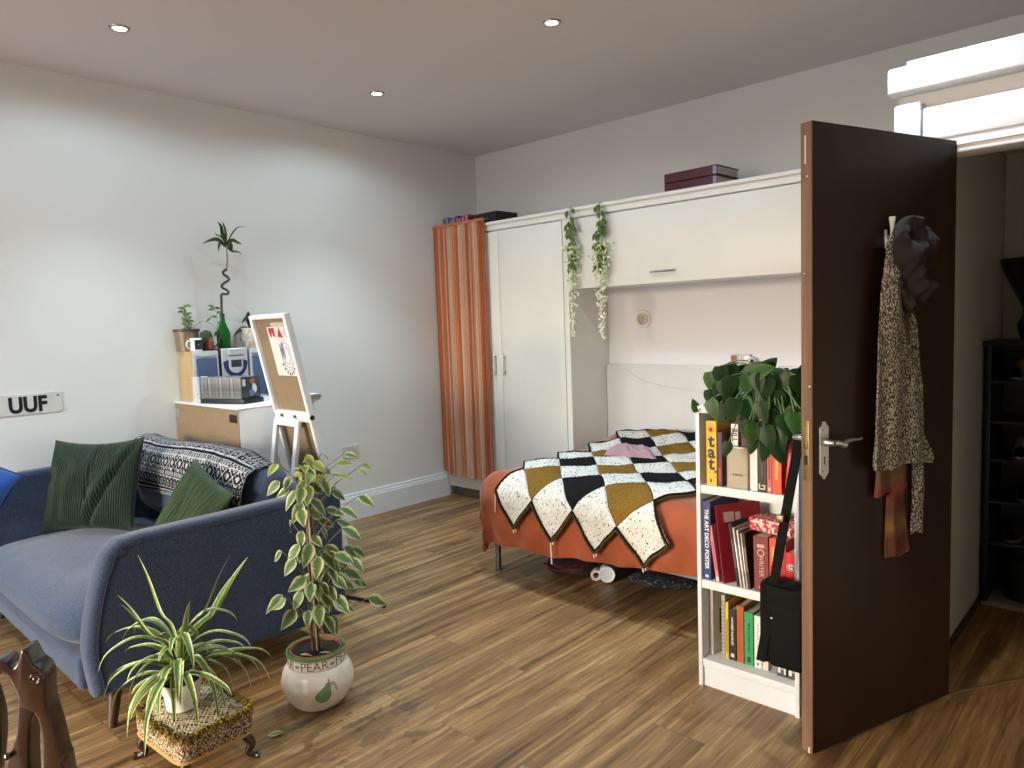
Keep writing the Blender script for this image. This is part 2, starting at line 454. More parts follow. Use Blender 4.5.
# ---------------------------------------------------------------- camera
cam = bpy.data.cameras.new('camera'); co = bpy.data.objects.new('camera', cam); C.objects.link(co)
yaw, pitch, roll = -0.746874, 0.0836776, -0.0360727
f = Vector((math.sin(yaw) * math.cos(pitch), math.cos(yaw) * math.cos(pitch), -math.sin(pitch)))
r = Vector((math.cos(yaw), -math.sin(yaw), 0)); u = r.cross(f)
r2 = r * math.cos(roll) + u * math.sin(roll); u2 = u * math.cos(roll) - r * math.sin(roll)
co.matrix_world = Matrix(((r2.x, u2.x, -f.x, 0), (r2.y, u2.y, -f.y, 0), (r2.z, u2.z, -f.z, 1.43), (0, 0, 0, 1)))
cam.sensor_width = 36; cam.lens = 36 * 720 / 1024; cam.clip_start = .02
sc = bpy.context.scene; sc.camera = co
sc.view_settings.view_transform = 'Standard'; sc.view_settings.look = 'None'; sc.view_settings.gamma = 1; sc.view_settings.use_curve_mapping = False
sc.view_settings.exposure = EXPO
sc.cycles.use_denoising = True
sc.cycles.max_bounces = 8; sc.cycles.diffuse_bounces = 5
sc.cycles.sample_clamp_indirect = 6
# ================================================================ fitted cupboards
m_gap = M('shadow gap board', (70, 66, 60), .8)
t = thing('wardrobe', 'tall white fitted wardrobe with two doors in the far corner', 'wardrobe', (-3.85, 4.28, 0))
mb = MB()
mb.box((-4.52, YW + .018, .076), (-3.17, YB - .004, 2.146))
mb.box((-4.52, YW, .076), (-4.495, YW + .018, 2.146))
mb.box((-3.212, YW - .001, .0), (-3.169, YW + .018, 2.146)).box((-3.2,YW+.018,0),(-3.169,YB-.004,.076))
build('body', mb, m_cream, t)
build('plinth', MB().box((-4.5, YW + .05, 0), (-3.22, YW + .07, .078)), M('plinth board', (120, 112, 100), .6), t)
for x0, x1, hx in ((-4.492, -3.8435, -3.905), (-3.8395, -3.217, -3.808)):
    d = build('door', MB().box((x0, YW - .004, .082), (x1, YW + .016, 2.138), bev=.002), m_cream, t)
    h = MB().tube([(hx, YW - .03, 1.03), (hx, YW - .03, 1.20)], .0065, 8)
    for z in (1.055, 1.175): h.tube([(hx, YW - .03, z), (hx, YW - .002, z)], .005, 8)
    build('handle', h, m_chrome, d)
t = thing('overhead_cupboard', 'long white overhead cupboard bridging the bed alcove', 'cupboard', (-2., 4.28, 1.66))
mb = MB().box((-3.168, YW + .02, 1.66), (-.80, YB - .004, 2.146))
mb.box((-3.168, YW - .001, 1.652), (-3.14, YW + .02, 2.146))
build('body', mb, m_cream, t)
d = build('door', MB().box((-3.137, YW - .004, 1.655), (-1.32, YW + .018, 2.138), bev=.002), m_cream, t, )
h = MB().tube([(-2.49, YW - .03, 1.727), (-2.31, YW - .03, 1.727)], .0065, 8)
for x in (-2.465, -2.335): h.tube([(x, YW - .03, 1.727), (x, YW - .002, 1.727)], .005, 8)
build('handle', h, m_chrome, d)
d = build('door', MB().box((-1.315, YW - .004, 1.655), (-.805, YW + .018, 2.138), bev=.002), m_cream, t)
mb = MB().box((-4.52, YW - .014, 2.146), (-.80, YW + .03, 2.19), bev=.004).box((-4.52, YW - .034, 2.188), (-.80, YB - .004, 2.212), bev=.005)
tag(build('cornice', mb, m_cream), 'long cream cornice board along the top of the fitted cupboards', 'cornice')
# alcove lower panel
mb = MB().box((-3.168, YB - .045, 0), (-.775, YB - .0065, 1.10), bev=.004)
tag(build('headboard_panel', mb, M('white panel paint', (212, 213, 217), .45, var=.02, scale=4)), 'low white boxed panel along the back of the bed alcove', 'wall panel')
cr = catmull([(-2.98, YB - .047, 1.06), (-2.86, YB - .047, .99), (-2.7, YB - .047, .955), (-2.5, YB - .047, .93), (-2.3, YB - .047, .925), (-2.16, YB - .047, .93)], 6)
tag(build('cable', MB().tube(cr, .0022, 6), M('pale cable', (205, 200, 200), .5)), 'thin pale cable drooping across the white alcove panel', 'cable')
# round wall fitting
t = thing('wall_fitting', 'round white ringed fitting on the alcove wall', 'wall fitting', (-2.855, YB - .006, 1.428), rot=(R(90), 0, 0))
build('backplate', MB().lathe([(.066, 0), (.066, .010), (.060, .016), (.050, .012), (.046, .012)], 32), M('white plastic', (224, 220, 212), .4), t, world=False)
build('ring', MB().lathe([(.046, .012), (.044, .024), (.034, .026), (.030, .014)], 32), M('off white plastic', (206, 200, 190), .4), t, world=False)
build('centre_cap', MB().lathe([(.030, .013), (.028, .022), (.014, .024), (.012, .034), (.0005, .035)], 24), M('pale centre', (186, 180, 172), .5), t, world=False)

# ---------------------------------------------------------------- string curtain
mb = MB(); n = 150; ry = YW - .05
cols = [(190, 100, 52), (206, 122, 74), (214, 150, 108), (222, 190, 164), (196, 106, 58), (172, 84, 42)]
sm_ = [M('curtain thread %d' % i, c, .8, var=.1, scale=40, stretch=(1, 1, .05)) for i, c in enumerate(cols)]
for layer in range(2):
    for i in range(n):
        if layer and rnd.random() < .4: continue
        x = -4.512 + .575 * i / (n - 1) + rnd.uniform(-.002, .002)
        band = math.sin(i * .16 + layer) + .6 * math.sin(i * .41 + 2)
        k = int(max(0, min(5, round(2.2 + 1.4 * band + rnd.gauss(0, .7))))) if band < .9 else 3
        if i < 12 or i > n - 20: k = rnd.choice((0, 4, 5, 1))
        zb = .185 + .03 * rnd.random() + (.03 if i < 8 else 0) - .012 * math.sin(i * .02)
        y = ry - layer * .007 + rnd.uniform(-.003, .003)
        dx = -.012 * (i / n - .5)
        pts = [(x, y, 2.238), (x + dx * .2, y + rnd.uniform(-.001, .001), 1.6), (x + dx * .6, y, .9), (x + dx + rnd.uniform(-.003, .003), y, zb)]
        mb.tube(pts, .0021, 4, k, False)
cu = build('string_curtain', mb, sm_)
tag(cu, 'orange string curtain hanging over the corner wardrobe door', 'curtain', None, 'stuff')
rod = MB().box((-4.52, ry - .012, 2.226), (-3.93, ry + .006, 2.246), bev=.003)
for k in range(9): rod.box((-4.49 + k * .066, ry - .015, 2.232), (-4.475 + k * .066, ry - .010, 2.25))
tag(build('curtain_rail', rod, M('curtain header tape', (190, 110, 66), .8)), 'narrow orange header tape of the string curtain along the wardrobe top', 'curtain rail')

# things lying on the cupboards
t = thing('file_tray', 'flat black open tray lying on top of the wardrobe', 'tray', (-3.98, 4.13, 2.212), R(-4))
mb = MB().box((-.17, -.10, 0), (.17, .12, .006)).box((-.17, -.10, 0), (.17, -.092, .075)).box((-.17, .112, 0), (.17, .12, .075)).box((-.17, -.1, 0), (-.162, .12, .075)).box((.162, -.1, 0), (.17, .12, .075))
build('tray_body', mb, m_dark, t, world=False)
build('label_strip', MB().box((-.09, -.103, .022), (.07, -.099, .036)), M('tray label', (96, 92, 92), .5), t, world=False)
cvs = [(40, 38, 46), (94, 76, 130), (52, 62, 104), (120, 92, 130), (44, 40, 60), (150, 48, 70), (112, 60, 90), (176, 60, 84)]
labs = ['black', 'purple', 'navy', 'lilac', 'charcoal', 'crimson', 'plum', 'rose red']
x = -4.46
for i, c in enumerate(cvs):
    w_ = .036; h_ = .088 + .010 * math.sin(i * 2.1)
    t = thing('disc_case', 'thin %s case in the row of cases on the wardrobe top in the corner' % labs[i], 'disc case', (x + w_ / 2, 4.14, 2.212), R(rnd.uniform(-3, 3)), 'cases on the wardrobe top')
    build('case', MB().box((-w_ / 2 + .001, -.09, 0), (w_ / 2 - .001, .09, h_), bev=.002), M('case ' + labs[i], c, .4), t, world=False)
    build('spine_label', MB().box((-w_ / 2 + .006, -.092, .012), (w_ / 2 - .006, -.0895, h_ - .012)), M('case label ' + labs[i], tuple(min(255, int(v * .6 + 90)) for v in c), .5), t, world=False)
    x += w_ + .0015
# two dark red box files stacked
m_maroon = M('maroon cloth', (74, 16, 26), .6, bs=220, bd=.0006); m_page = M('paper block', (176, 170, 158), .8, stretch=(1, 1, 40)); m_band = M('grey lilac band', (140, 134, 158), .6)
for k, (z, dy, lab) in enumerate(((2.212, 0, 'lower of two dark red albums stacked on the overhead cupboard'), (2.272, .0, 'upper of two dark red albums stacked on the overhead cupboard'))):
    t = thing('album', lab, 'album', (-2.215, 4.20, z), R(-3), 'dark red albums on the overhead cupboard')
    w2, d2 = .185, .13
    mb = MB().box((-w2, -d2, 0), (w2, d2, .006), bev=.002).box((-w2, -d2, .052), (w2, d2, .058), bev=.002).box((-w2, -d2, 0), (w2 - .03, -d2 + .01, .058), bev=.002)
    build('cover', mb, m_maroon, t, world=False)
    build('pages', MB().box((-w2 + .01, -d2 + .011, .0065), (w2 - .006, d2 - .005, .0515)), m_page, t, world=False)
    build('corner_band', MB().box((w2 - .03, -d2 + .001, .002), (w2 - .006, -d2 + .011, .056)), m_band, t, world=False)

# ---------------------------------------------------------------- trailing garlands
m_gleaf = M_leaf('garland leaf', (84, 102, 46), (108, 126, 62), trans=.1); m_gflower = M('garland blossom', (226, 230, 206), .7, var=.1, scale=60); m_gmid = M('pale green bud', (176, 190, 122), .7, var=.15, scale=60)
def leaf_strip(mb, base, direc, normal, L, W, curl=.25, nu=2, nv=5, mi=0, shape=None, fold=.15):
    """one leaf blade: base point, direction, face normal"""
    d = Vector(direc).normalized(); n = Vector(normal); n = (n - d * n.dot(d))
    if n.length < 1e-4: n = d.orthogonal()
    n.normalize(); s = d.cross(n)
    base = Vector(base)
    shp = shape or (lambda v: max(.02, math.sin(PI * v ** .75)) if v < .999 else .01)
    def fn(u, v):
        w = W * .5 * shp(v) * (u * 2 - 1)
        return base + d * (L * v * (1 - .12 * curl * v)) + s * w - n * (curl * L * v * v * .5) + n * (abs(u * 2 - 1) * fold * W * shp(v) * .5)
    mb.grid(nu, nv, fn, mi)
def garland(x, ztop, zbot, lab, seed):
    rg = random.Random(seed)
    y0 = YW - .045
    t = thing('hanging_garland', lab, 'garland', (x, y0, zbot), 0, 'faux wisteria garlands on the overhead cupboard')
    L = ztop - zbot
    path = [(x, YW + .02, ztop - .02), (x, YW - .02, ztop + .008), (x, y0, ztop - .02), (x + .008, y0, ztop - .15), (x + .016, y0 + .004, ztop - .36), (x + .01, y0, ztop - .55), (x + .012, y0, zbot)]
    build('stem', MB().tube(catmull(path, 5), .0022, 5), M('garland stem', (120, 128, 70), .6), t)
    lv = MB()
    for k in range(44):
        f = rg.random() ** 1.1 * .46; z = ztop - .01 - f * L
        sx = rg.gauss(0, .028); b0 = (x + .008 + sx * .5, y0 - rg.uniform(0, .02), z)
        leaf_strip(lv, b0, (sx * 14 + rg.uniform(-.4, .4), rg.uniform(-.3, .1), -.9), (rg.uniform(-.4, .4), -1, .3), rg.uniform(.045, .07), rg.uniform(.026, .036), .3, 2, 4)
    build('leaves', lv, m_gleaf, t)
    fl = MB()
    for k in range(260):
        f = .30 + .70 * (rg.random() ** 1.6); z = ztop - f * L
        spread = .034 * max(.22, 1 - max(0, (f - .5) / .5) * 1.1)
        p = Vector((x + .012 + rg.gauss(0, spread), y0 + rg.gauss(0, .012) - .01, z))
        sz = rg.uniform(.006, .0095)
        d = Vector((rg.uniform(-1, 1), rg.uniform(-1, .2), rg.uniform(-1, .4))).normalized()
        mi = 1 if f < .62 and rg.random() < .7 else 0
        leaf_strip(fl, p, d, (0, -1, .2), sz * 2, sz * 1.8, .6, 2, 3, mi); leaf_strip(fl, p, d.cross(Vector((.3, 1, .2))), (0, -1, .2), sz * 1.8, sz * 1.5, .6, 2, 3, mi)
    for k in range(7):
        z0 = ztop - L * rg.uniform(.3, .8); xx = x + rg.gauss(0, .025)
        fl.tube([(xx, y0 - .01, z0), (xx + rg.uniform(-.01, .01), y0 - .012, z0 - .09), (xx + rg.uniform(-.015, .015), y0 - .01, z0 - .17)], .0009, 4, 1)
    build('blossoms', fl, [m_gflower, m_gmid], t)
garland(-3.105, 2.212, 1.33, 'faux wisteria garland nearer the tall wardrobe door', 3)
garland(-2.862, 2.212, 1.31, 'faux wisteria garland nearer the overhead cupboard handle', 5)

# ================================================================ bed
BX0, BX1, BY0, BY1, BT = -2.985, -1.40, 2.835, 4.44, .585
t = thing('folding_bed', 'fold-down double bed on grey tube legs in the alcove', 'bed', (-2.3, 3.6, 0))
mb = MB().box((BX0 + .13, BY0 + .11, .26), (BX1 - .12, BY1, .30)).box((BX0 + .13, BY0 + .11, .22), (BX0 + .16, BY1, .26)).box((BX1 - .15, BY0 + .11, .22), (BX1 - .12, BY1, .26)).box((BX0 + .11, BY0 + .09, .222), (BX1 - .11, BY0 + .12, .26))
build('bed_frame', mb, m_steel, t)
build('mattress', MB().box((BX0 + .14, BY0 + .12, .305), (BX1 - .13, BY1 - .02, .49), bev=.05, seg=3), M('mattress ticking', (214, 208, 198), .9), t)
for x, y in ((BX0 + .115, BY0 + .095), (BX1 - .12, BY0 + .095), (BX0 + .13, BY1 - .12), (BX1 - .12, BY1 - .12)):
    build('leg', MB().tube([(x, y, .222), (x, y, .004)], .0165, 16).lathe([(.0165, 0), (.021, .001), (.021, .014), (.0165, .016)], 16, (x, y, 0)), m_steel, t)

def drop1(a, r):
    """arc length a measured outward from the fold start: returns (outward, down)"""
    if a <= 0: return a, 0
    q = r * PI / 2
    if a < q: th = a / r; return r * math.sin(th), r * (1 - math.cos(th))
    return r - .015 * math.sin((a - q) * 9), r + (a - q)
def bed_z(x, y):
    return BT + .055 * smooth(3.75, 4.2, y) * (1 - .25 * smooth(4.25, 4.44, y)) + .018 * noise.noise((x * 3.1, y * 2.7, .3)) + .008 * noise.noise((x * 8, y * 7, 1.3))
RR = .14
def bed_pt(x, y, up=0., out=0.):
    """x, y: unrolled coordinates; front fold at BY0+RR, left fold at BX0+RR, right fold at BX1-RR"""
    ox, dx = 0, 0
    xf_, yf_ = x, y
    if x < BX0 + RR: o_, dx = drop1(BX0 + RR - x, RR); xf_ = BX0 + RR - o_
    if x > BX1 - RR: o_, dx = drop1(x - BX1 + RR, RR); xf_ = BX1 - RR + o_
    dy = 0
    if y < BY0 + RR: o_, dy = drop1(BY0 + RR - y, RR); yf_ = BY0 + RR - o_
    d = (dx ** 8 + dy ** 8) ** (1 / 8)
    cx, cy = BX0 + RR, BY0 + RR
    if x < cx and y < cy:                                   # the corner: fold along the diagonal direction
        a_, b_ = cx - x, cy - y; s_ = (a_ ** 4 + b_ ** 4) ** .25; ph = math.atan2(b_, a_)
        o_, d = drop1(s_, RR); xf_, yf_ = cx - o_ * math.cos(ph), cy - o_ * math.sin(ph); dx = dy = d
    if y < BY0 + RR: yf_ -= out * min(1, dy / .08)
    if x < BX0 + RR: xf_ -= out * min(1, dx / .08)
    return Vector((xf_, yf_, bed_z(xf_, max(yf_, BY0 + .1)) - d + up * (1 - min(1, d / .15))))
def ruck(p, x, y):
    """soft folds of the duvet, added to a point of its plain shape; the blanket follows the same folds"""
    p = p.copy()
    w = noise.noise((x * 5, y * 5, 2)) * .014 + noise.noise((x * 13 + y * 4, y * 9, 4)) * .008 - .012 * abs(noise.noise((x * 7 + y * 6, y * 3 - x * 2, 8)))
    hang = max(0, .50 - p.z)
    rk = .012 * math.sin(x * 31 + 1.5 * math.sin(y * 9)) * smooth(0.0, .25, hang)
    f = smooth(BY0 + RR + .06, BY0 + .02, p.y)
    p += Vector((0, -1, .1)) * ((w + rk) * f) + Vector((0, 0, 1)) * (w * .6 * (1 - f))
    if x < BX0 + RR: p.x -= w + .5 * rk
    puff = .02 * smooth(0, .2, hang) * (1 - smooth(.2, .34, hang))
    p.y -= puff * f
    return p
def duvet_pt(u, v):
    x0, x1 = BX0 + RR - .435, BX1 - RR + .42
    y0 = BY0 + RR - .50 + .012 * math.sin(u * 9) + .10 * smooth(.05, .9, u); y1 = BY1
    x = x0 + (x1 - x0) * u; y = y0 + (y1 - y0) * v
    return ruck(bed_pt(x, y), x, y)
m_duvet = M('burnt orange velvet', (142, 70, 40), .75, var=.14, scale=7, bs=60, bd=.003, bstr=.35, sheen=.35, spec=.25)
mb = MB().grid(110, 120, duvet_pt)
tag(build('duvet', mb, m_duvet, mods=(('SOLIDIFY', dict(thickness=.022, offset=-1)), ('SUBSURF', dict(levels=0, render_levels=1)))), 'burnt orange velvet duvet draped over the bed', 'duvet')

# crochet blanket: squares set as diamonds, joined corner to corner
HD = .1535
m_yw = M_fleck('white fleck yarn', (206, 204, 198), (40, 34, 38), 95, .655, soft=.03, bs=150, bd=.006)
m_yo = M_fleck('olive yarn', (122, 92, 36), (92, 66, 24), 200, .6, bs=150, bd=.006); m_yb = M_fleck('black yarn', (17, 16, 18), (34, 32, 36), 200, .66, bs=150, bd=.006)
m_ybr = M_fleck('brown border yarn', (84, 66, 34), (30, 24, 18), 180, .55, bs=150, bd=.006)
def lat(p, q):
    """blanket lattice point -> unrolled bed coordinates"""
    d, n = p - q, p + q
    x = -2.700 + HD * d * (1 - .003 * n) + max(0, min(1, 2 - n)) * (.075 - .0162 * d) ; y = 2.667 - .017 * d + .160 * n
    if n < 2: y = 2.987 - .017 * d - (.178 * (2 - n) if n > 1 else .178 + .172 * (1 - n)) + .010 * d * (2 - n) * .5
    return x, y
cells = set()
for n in range(0, 10):
    for d in range(0, 7):
        if (n + d) % 2 == 0: cells.add(((n + d) // 2, (n - d) // 2))
cells.discard((0, 0)); cells.add((0, 0))
bl = MB(); N = 8
def bl_pt(p, q, up=.016, out=.02):
    x, y = lat(p, q)
    v = ruck(bed_pt(x, y, up, out), x, y)
    v.z += .003 * math.sin(p * 60) * math.sin(q * 60) + .004 * noise.noise((x * 9, y * 9, 7))
    return v
for (p, q) in cells:
    n, d = p + q, p - q
    mi = 0 if n % 2 == 0 else (1 if ((n - 1) // 2 + (d - 1) // 2) % 2 == 0 else 2)
    def fn(u, v, p=p, q=q):
        rip = .0022 * math.sin(v * PI * 18)
        pt = bl_pt(p + u, q + v, .024, .034)
        e = min(u, 1 - u, v, 1 - v)
        return pt + Vector((0, -.4, .9)) * (rip + .006 * min(1, e * 7))
    bl.grid(18, 36, fn, mi)
bt = thing('crochet_blanket', 'crochet blanket of white, olive and black diamonds laid over the orange duvet', 'blanket', (-2.3, 3.4, .6))
build('squares', bl, [m_yw, m_yo, m_yb], bt, mods=(('SOLIDIFY', dict(thickness=.008, offset=-1)),))
bd = MB()
edges = {}
for (p, q) in cells:
    for a, b_ in (((p, q), (p + 1, q)), ((p + 1, q), (p + 1, q + 1)), ((p + 1, q + 1), (p, q + 1)), ((p, q + 1), (p, q))):
        k = tuple(sorted((a, b_))); edges[k] = edges.get(k, 0) + 1
for (a, b_), c in edges.items():
    if c != 1: continue
    pts = [bl_pt(a[0] + (b_[0] - a[0]) * k / 8, a[1] + (b_[1] - a[1]) * k / 8, .027, .040) for k in range(9)]
    bd.tube(pts, .0055, 6, 0)
    cc = (lat(*a)[0] + lat(*b_)[0]) / 2
    pts = [p_ + Vector((0, .002, -.011)) for p_ in pts]
    bd.tube(pts, .0085, 6, 1)
build('border', bd, [m_yb, m_ybr], bt)
for p, q in ((0, 0), (1, -1), (2, -2), (3, -3), (0, 1)):
    a = bl_pt(p, q, .02, .03); ln = .13 if (p, q) in ((1, -1), (0, 1)) else .035
    tm = MB().tube([a, a + Vector((-.004, -.008, -.02)), a + Vector((-.012 if q == 1 else 0, -.008, -ln))], .0035, 5)
    tm.tube([a + Vector((.006, -.006, 0)), a + Vector((.012, -.008, -.025))], .003, 5)
    build('tassel', tm, M('tassel thread', (226, 206, 190), .9), bt)

# crumpled pink garment
def rag(name, c, rx, ry_, h, seed, mat, label, cat):
    def fn(u, v):
        th = 2 * PI * u; r_ = v
        w = 1 + .18 * math.sin(3 * th + seed) + .12 * math.sin(7 * th + 2 * seed)
        x = rx * r_ * w * math.cos(th); y = ry_ * r_ * w * math.sin(th)
        z = h * (1 - r_ ** 4) * (.8 + .5 * noise.noise((x * 22, y * 22, seed))) + .020 * abs(math.sin(x * 38 + 4 * math.sin(y * 40))) * (1 - r_ ** 4)
        return Vector((c[0] + x, c[1] + y, c[2] + max(.003, z)))
    return tag(build(name, MB().grid(64, 22, fn, closeu=True), mat), label, cat)
rag('folded_top', (-2.40, 3.62, bed_z(-2.40, 3.62) + .028), .165, .085, .050, 2.2, M('dusty pink jersey', (150, 120, 130), .9, sheen=.2, bs=120, bd=.001), 'crumpled dusty pink garment lying on the crochet blanket', 'garment')

# things under the bed
t = thing('plaid_bag', 'dark red plaid bag lying under the edge of the bed', 'bag', (-2.485, 3.135, 0), R(10))
def bagfn(u, v):
    th = 2 * PI * u; s_ = math.sin(PI * v) ** .35
    return Vector((-.15 + .30 * v, .12 * s_ * math.cos(th), .055 + .055 * s_ * math.sin(th) * (1 + .15 * math.sin(v * 9))))
m_pl, nt_, b_n = new_mat('dark red plaid')
ck = node(nt_, 'ShaderNodeTexChecker', Scale=42.); ck.inputs['Color1'].default_value = rgb(70, 28, 34); ck.inputs['Color2'].default_value = rgb(40, 22, 28); nt_.links.new(coords(nt_, 'Object'), ck.inputs['Vector']); nt_.links.new(ck.outputs[0], b_n.inputs['Base Color']); b_n.inputs['Roughness'].default_value = .8
build('bag_body', MB().grid(24, 16, bagfn, closeu=True), m_pl, t, world=False)
build('strap', MB().tube(catmull([(-.12, -.11, .08), (-.04, -.135, .06), (.06, -.13, .075), (.12, -.11, .08)], 6), .006, 6), m_maroon, t, world=False)
t = thing('paper_roll', 'short cream paper roll end beside the plaid bag under the bed', 'roll', (-2.345, 3.17, .032), rot=(R(90), 0, R(35)))
build('roll', MB().lathe([(.017, .06), (.03, .06), (.031, .055), (.031, -.055), (.03, -.06), (.017, -.06), (.017, .06)], 24), M('cream roll paper', (206, 196, 176), .8), t, world=False)
t = thing('round_tub', 'round white tub on its side showing a dotted lid under the bed', 'tub', (-2.262, 3.155, .046), rot=(R(84), 0, R(38)))
build('tub', MB().lathe([(.038, -.06), (.041, -.05), (.041, .03), (.0005, .03)], 32), M('white tub', (210, 210, 214), .5), t, world=False)
build('lid', MB().lathe([(.0445, .018), (.0445, .034), (.041, .039), (.037, .037), (.0005, .037)], 32), M('white lid', (222, 224, 230), .4), t, world=False)
dots = MB()
for rr_, n_ in ((.010, 6), (.019, 10), (.028, 14)):
    for k in range(n_): dots.lathe([(.0023, .037), (.0020, .0382), (.0003, .0384)], 8, (rr_ * math.cos(2 * PI * k / n_), rr_ * math.sin(2 * PI * k / n_), 0))
build('dots', dots, M('pale blue dots', (130, 140, 190), .5), t, world=False)
t = thing('slipper_bag', 'dark grey patterned pouch at the end of the row under the bed', 'pouch', (-1.98, 3.27, 0), R(20))
build('pouch', MB().grid(28, 18, lambda u, v: Vector((-.19 + .38 * v, .09 * math.sin(PI * v) ** .4 * math.cos(2 * PI * u), .034 + .034 * math.sin(PI * v) ** .4 * math.sin(2 * PI * u))), closeu=True), M_fleck('grey pattern cloth', (40, 42, 46), (86, 88, 92), 60, .6, bs=80, bd=.003), t, world=False)
t = thing('storage_box', 'black storage box pushed deep under the bed', 'box', (-2.1, 3.72, 0), 0)
build('box_body', MB().box((-.3, -.2, 0), (.3, .2, .15), bev=.012), m_dark, t, world=False); build('box_lid', MB().box((-.31, -.21, .15), (.31, .21, .17), bev=.006), m_dark, t, world=False)
# ================================================================ bookcase
KX0, KX1, KY0, KY1, KH = -1.331, -.941, 2.45, 2.73, 1.096
m_lam = M('white melamine', (216, 220, 226), .35, var=.01, scale=3)
t = thing('bookcase', 'narrow white bookcase standing behind the open brown door', 'bookcase', (-1.137, 2.59, 0))
build('side_panel', MB().box((KX0, KY0, 0), (KX0 + .016, KY1, KH - .026), bev=.001), m_lam, t)
build('side_panel', MB().box((KX1 - .016, KY0, 0), (KX1, KY1, KH - .026), bev=.001), m_lam, t)
build('top_panel', MB().box((KX0, KY0, KH - .026), (KX1, KY1, KH), bev=.001), m_lam, t)
ix0, ix1 = KX0 + .0165, KX1 - .0165
for z in (.078, .393, .763):
    build('shelf', MB().box((ix0, KY0 + .003, z), (ix1, KY1 - .008, z + .032), bev=.001), m_lam, t)
build('back_panel', MB().box((KX0 + .01, KY1 - .008, .01), (KX1 - .01, KY1 - .002, KH - .03)), m_lam, t)
build('kickboard', MB().box((ix0, KY0 + .012, 0), (ix1, KY0 + .028, .078)), m_lam, t)
S1, S2, S3 = .7955, .4255, .1105            # shelf tops

m_pap = M('page edges', (208, 196, 172), .85, stretch=(1, 1, 1), scale=60)
def book(lab, x, w, h, d, z, c, name='book', tz=.52, lean=0, y=KY0 + .012, group=None, txt=None, tcol=(240, 236, 226), ts=.018, upright=False, marks=(), bevel=.0015, yaw=0, rough=.5, bold=.0):
    """spine faces -Y; x is the left foot of the spine; lean tips it to the left (positive) about its foot"""
    z += max(0, -w * math.sin(R(lean)))
    t = thing(name, lab, 'book' if name == 'book' else name.replace('_', ' '), (x, y, z), group=group, rot=(0, R(-lean), R(yaw)))
    cm = M('cover %d %d %d' % c, c, rough, var=.05, scale=30)
    k = .0022
    mb = MB().box((0, 0, 0), (w, k, h)).box((0, k, 0), (k, d, h)).box((w - k, k, 0), (w, d, h))
    build('cover', mb, cm, t, world=False)
    build('pages', MB().box((k + .0002, k + .0002, .003), (w - k - .0002, d - .003, h - .003)), m_pap, t, world=False)
    if txt:
        m_ = text_mb(txt, ts, .0003, offset=bold)
        if upright: mat = frame((w / 2, -.0004, h * .5), (1, 0, 0), (0, 0, 1))
        else: mat = frame((w / 2, -.0004, h * tz), (0, 0, -1), (1, 0, 0))
        build('lettering', xf(m_, mat), M('lettering %d %d %d' % tcol, tcol, .5), t, world=False)
    for (a, b_, c0, c1, colr) in marks:        # printed blocks on the spine: fractions of width and height
        build('spine_print', MB().box((w * a, -.0005, h * c0), (w * b_, .0003, h * c1)), M('print %d %d %d' % colr, colr, .5), t, world=False)
    return t

def glyphs(c0, c1, colr, seed, a=.3, b=.7):
    """a line of worn, unreadable print along a spine: little blocks between two heights"""
    rg = random.Random(seed); out = []; h = c0
    while h < c1:
        d = rg.uniform(.010, .028); w0 = a + rg.uniform(0, .08); out.append((w0, b - rg.uniform(0, .10), h, min(c1, h + d), colr)); h += d + rg.uniform(.008, .02)
    return tuple(out)
# --- top shelf
px = lambda p: -1.331 + (p - 695.6) * .003785
t = book('tall yellow book with big black lettering and a red asterisk, first on the top shelf', px(705.8), .041, .245, .17, S1, (206, 172, 44))
for ch, zz in (('t', .168), ('a', .126), ('t', .082)):
    build('lettering', xf(text_mb(ch, .066, .0003, offset=.0022), frame((.0205, -.0004, zz), (1, 0, 0), (0, 0, 1))), M('black ink', (18, 16, 16), .5), t, world=False)
build('lettering', xf(text_mb('.', .05, .0003, offset=.002), frame((.036, -.0004, .066), (1, 0, 0), (0, 0, 1))), M('black ink', (18, 16, 16), .5), t, world=False)
st = MB()
for k in range(6):
    a = PI / 6 + k * PI / 3; st.prism([(-.0022, 0), (.0022, 0), (.003, .011), (-.003, .011)], .0006, mat=frame((.0195, -.0001, .212), (math.cos(a), 0, math.sin(a)), (-math.sin(a), 0, math.cos(a))))
build('asterisk', st, M('red ink', (206, 36, 40), .5), t, world=False)
build('spine_print', xf(text_mb('5', .016, .0003, offset=.001), frame((.018, -.0004, .018), (1, 0, 0), (0, 0, 1))), M('black ink', (18, 16, 16), .5), t, world=False)
book('dark red book with a purple upper spine between the yellow book and the spiral pad', px(717.6), .018, .205, .16, S1, (92, 24, 40), marks=((.1, .9, .55, .95, (58, 40, 84)), (.2, .8, .1, .35, (150, 60, 70))))
book('white book with bold upright black title behind the spiral pad', px(726.0), .027, .232, .15, S1, (226, 226, 226), y=KY0 + .06, txt='BILL', tcol=(28, 30, 70), ts=.028, bold=.0006, tz=.82)
book('black book standing behind the spiral pad, mostly hidden by leaves', px(735.), .030, .2, .15, S1, (14, 13, 15), y=KY0 + .07, marks=((.15, .85, .75, .9, (90, 30, 40)),))
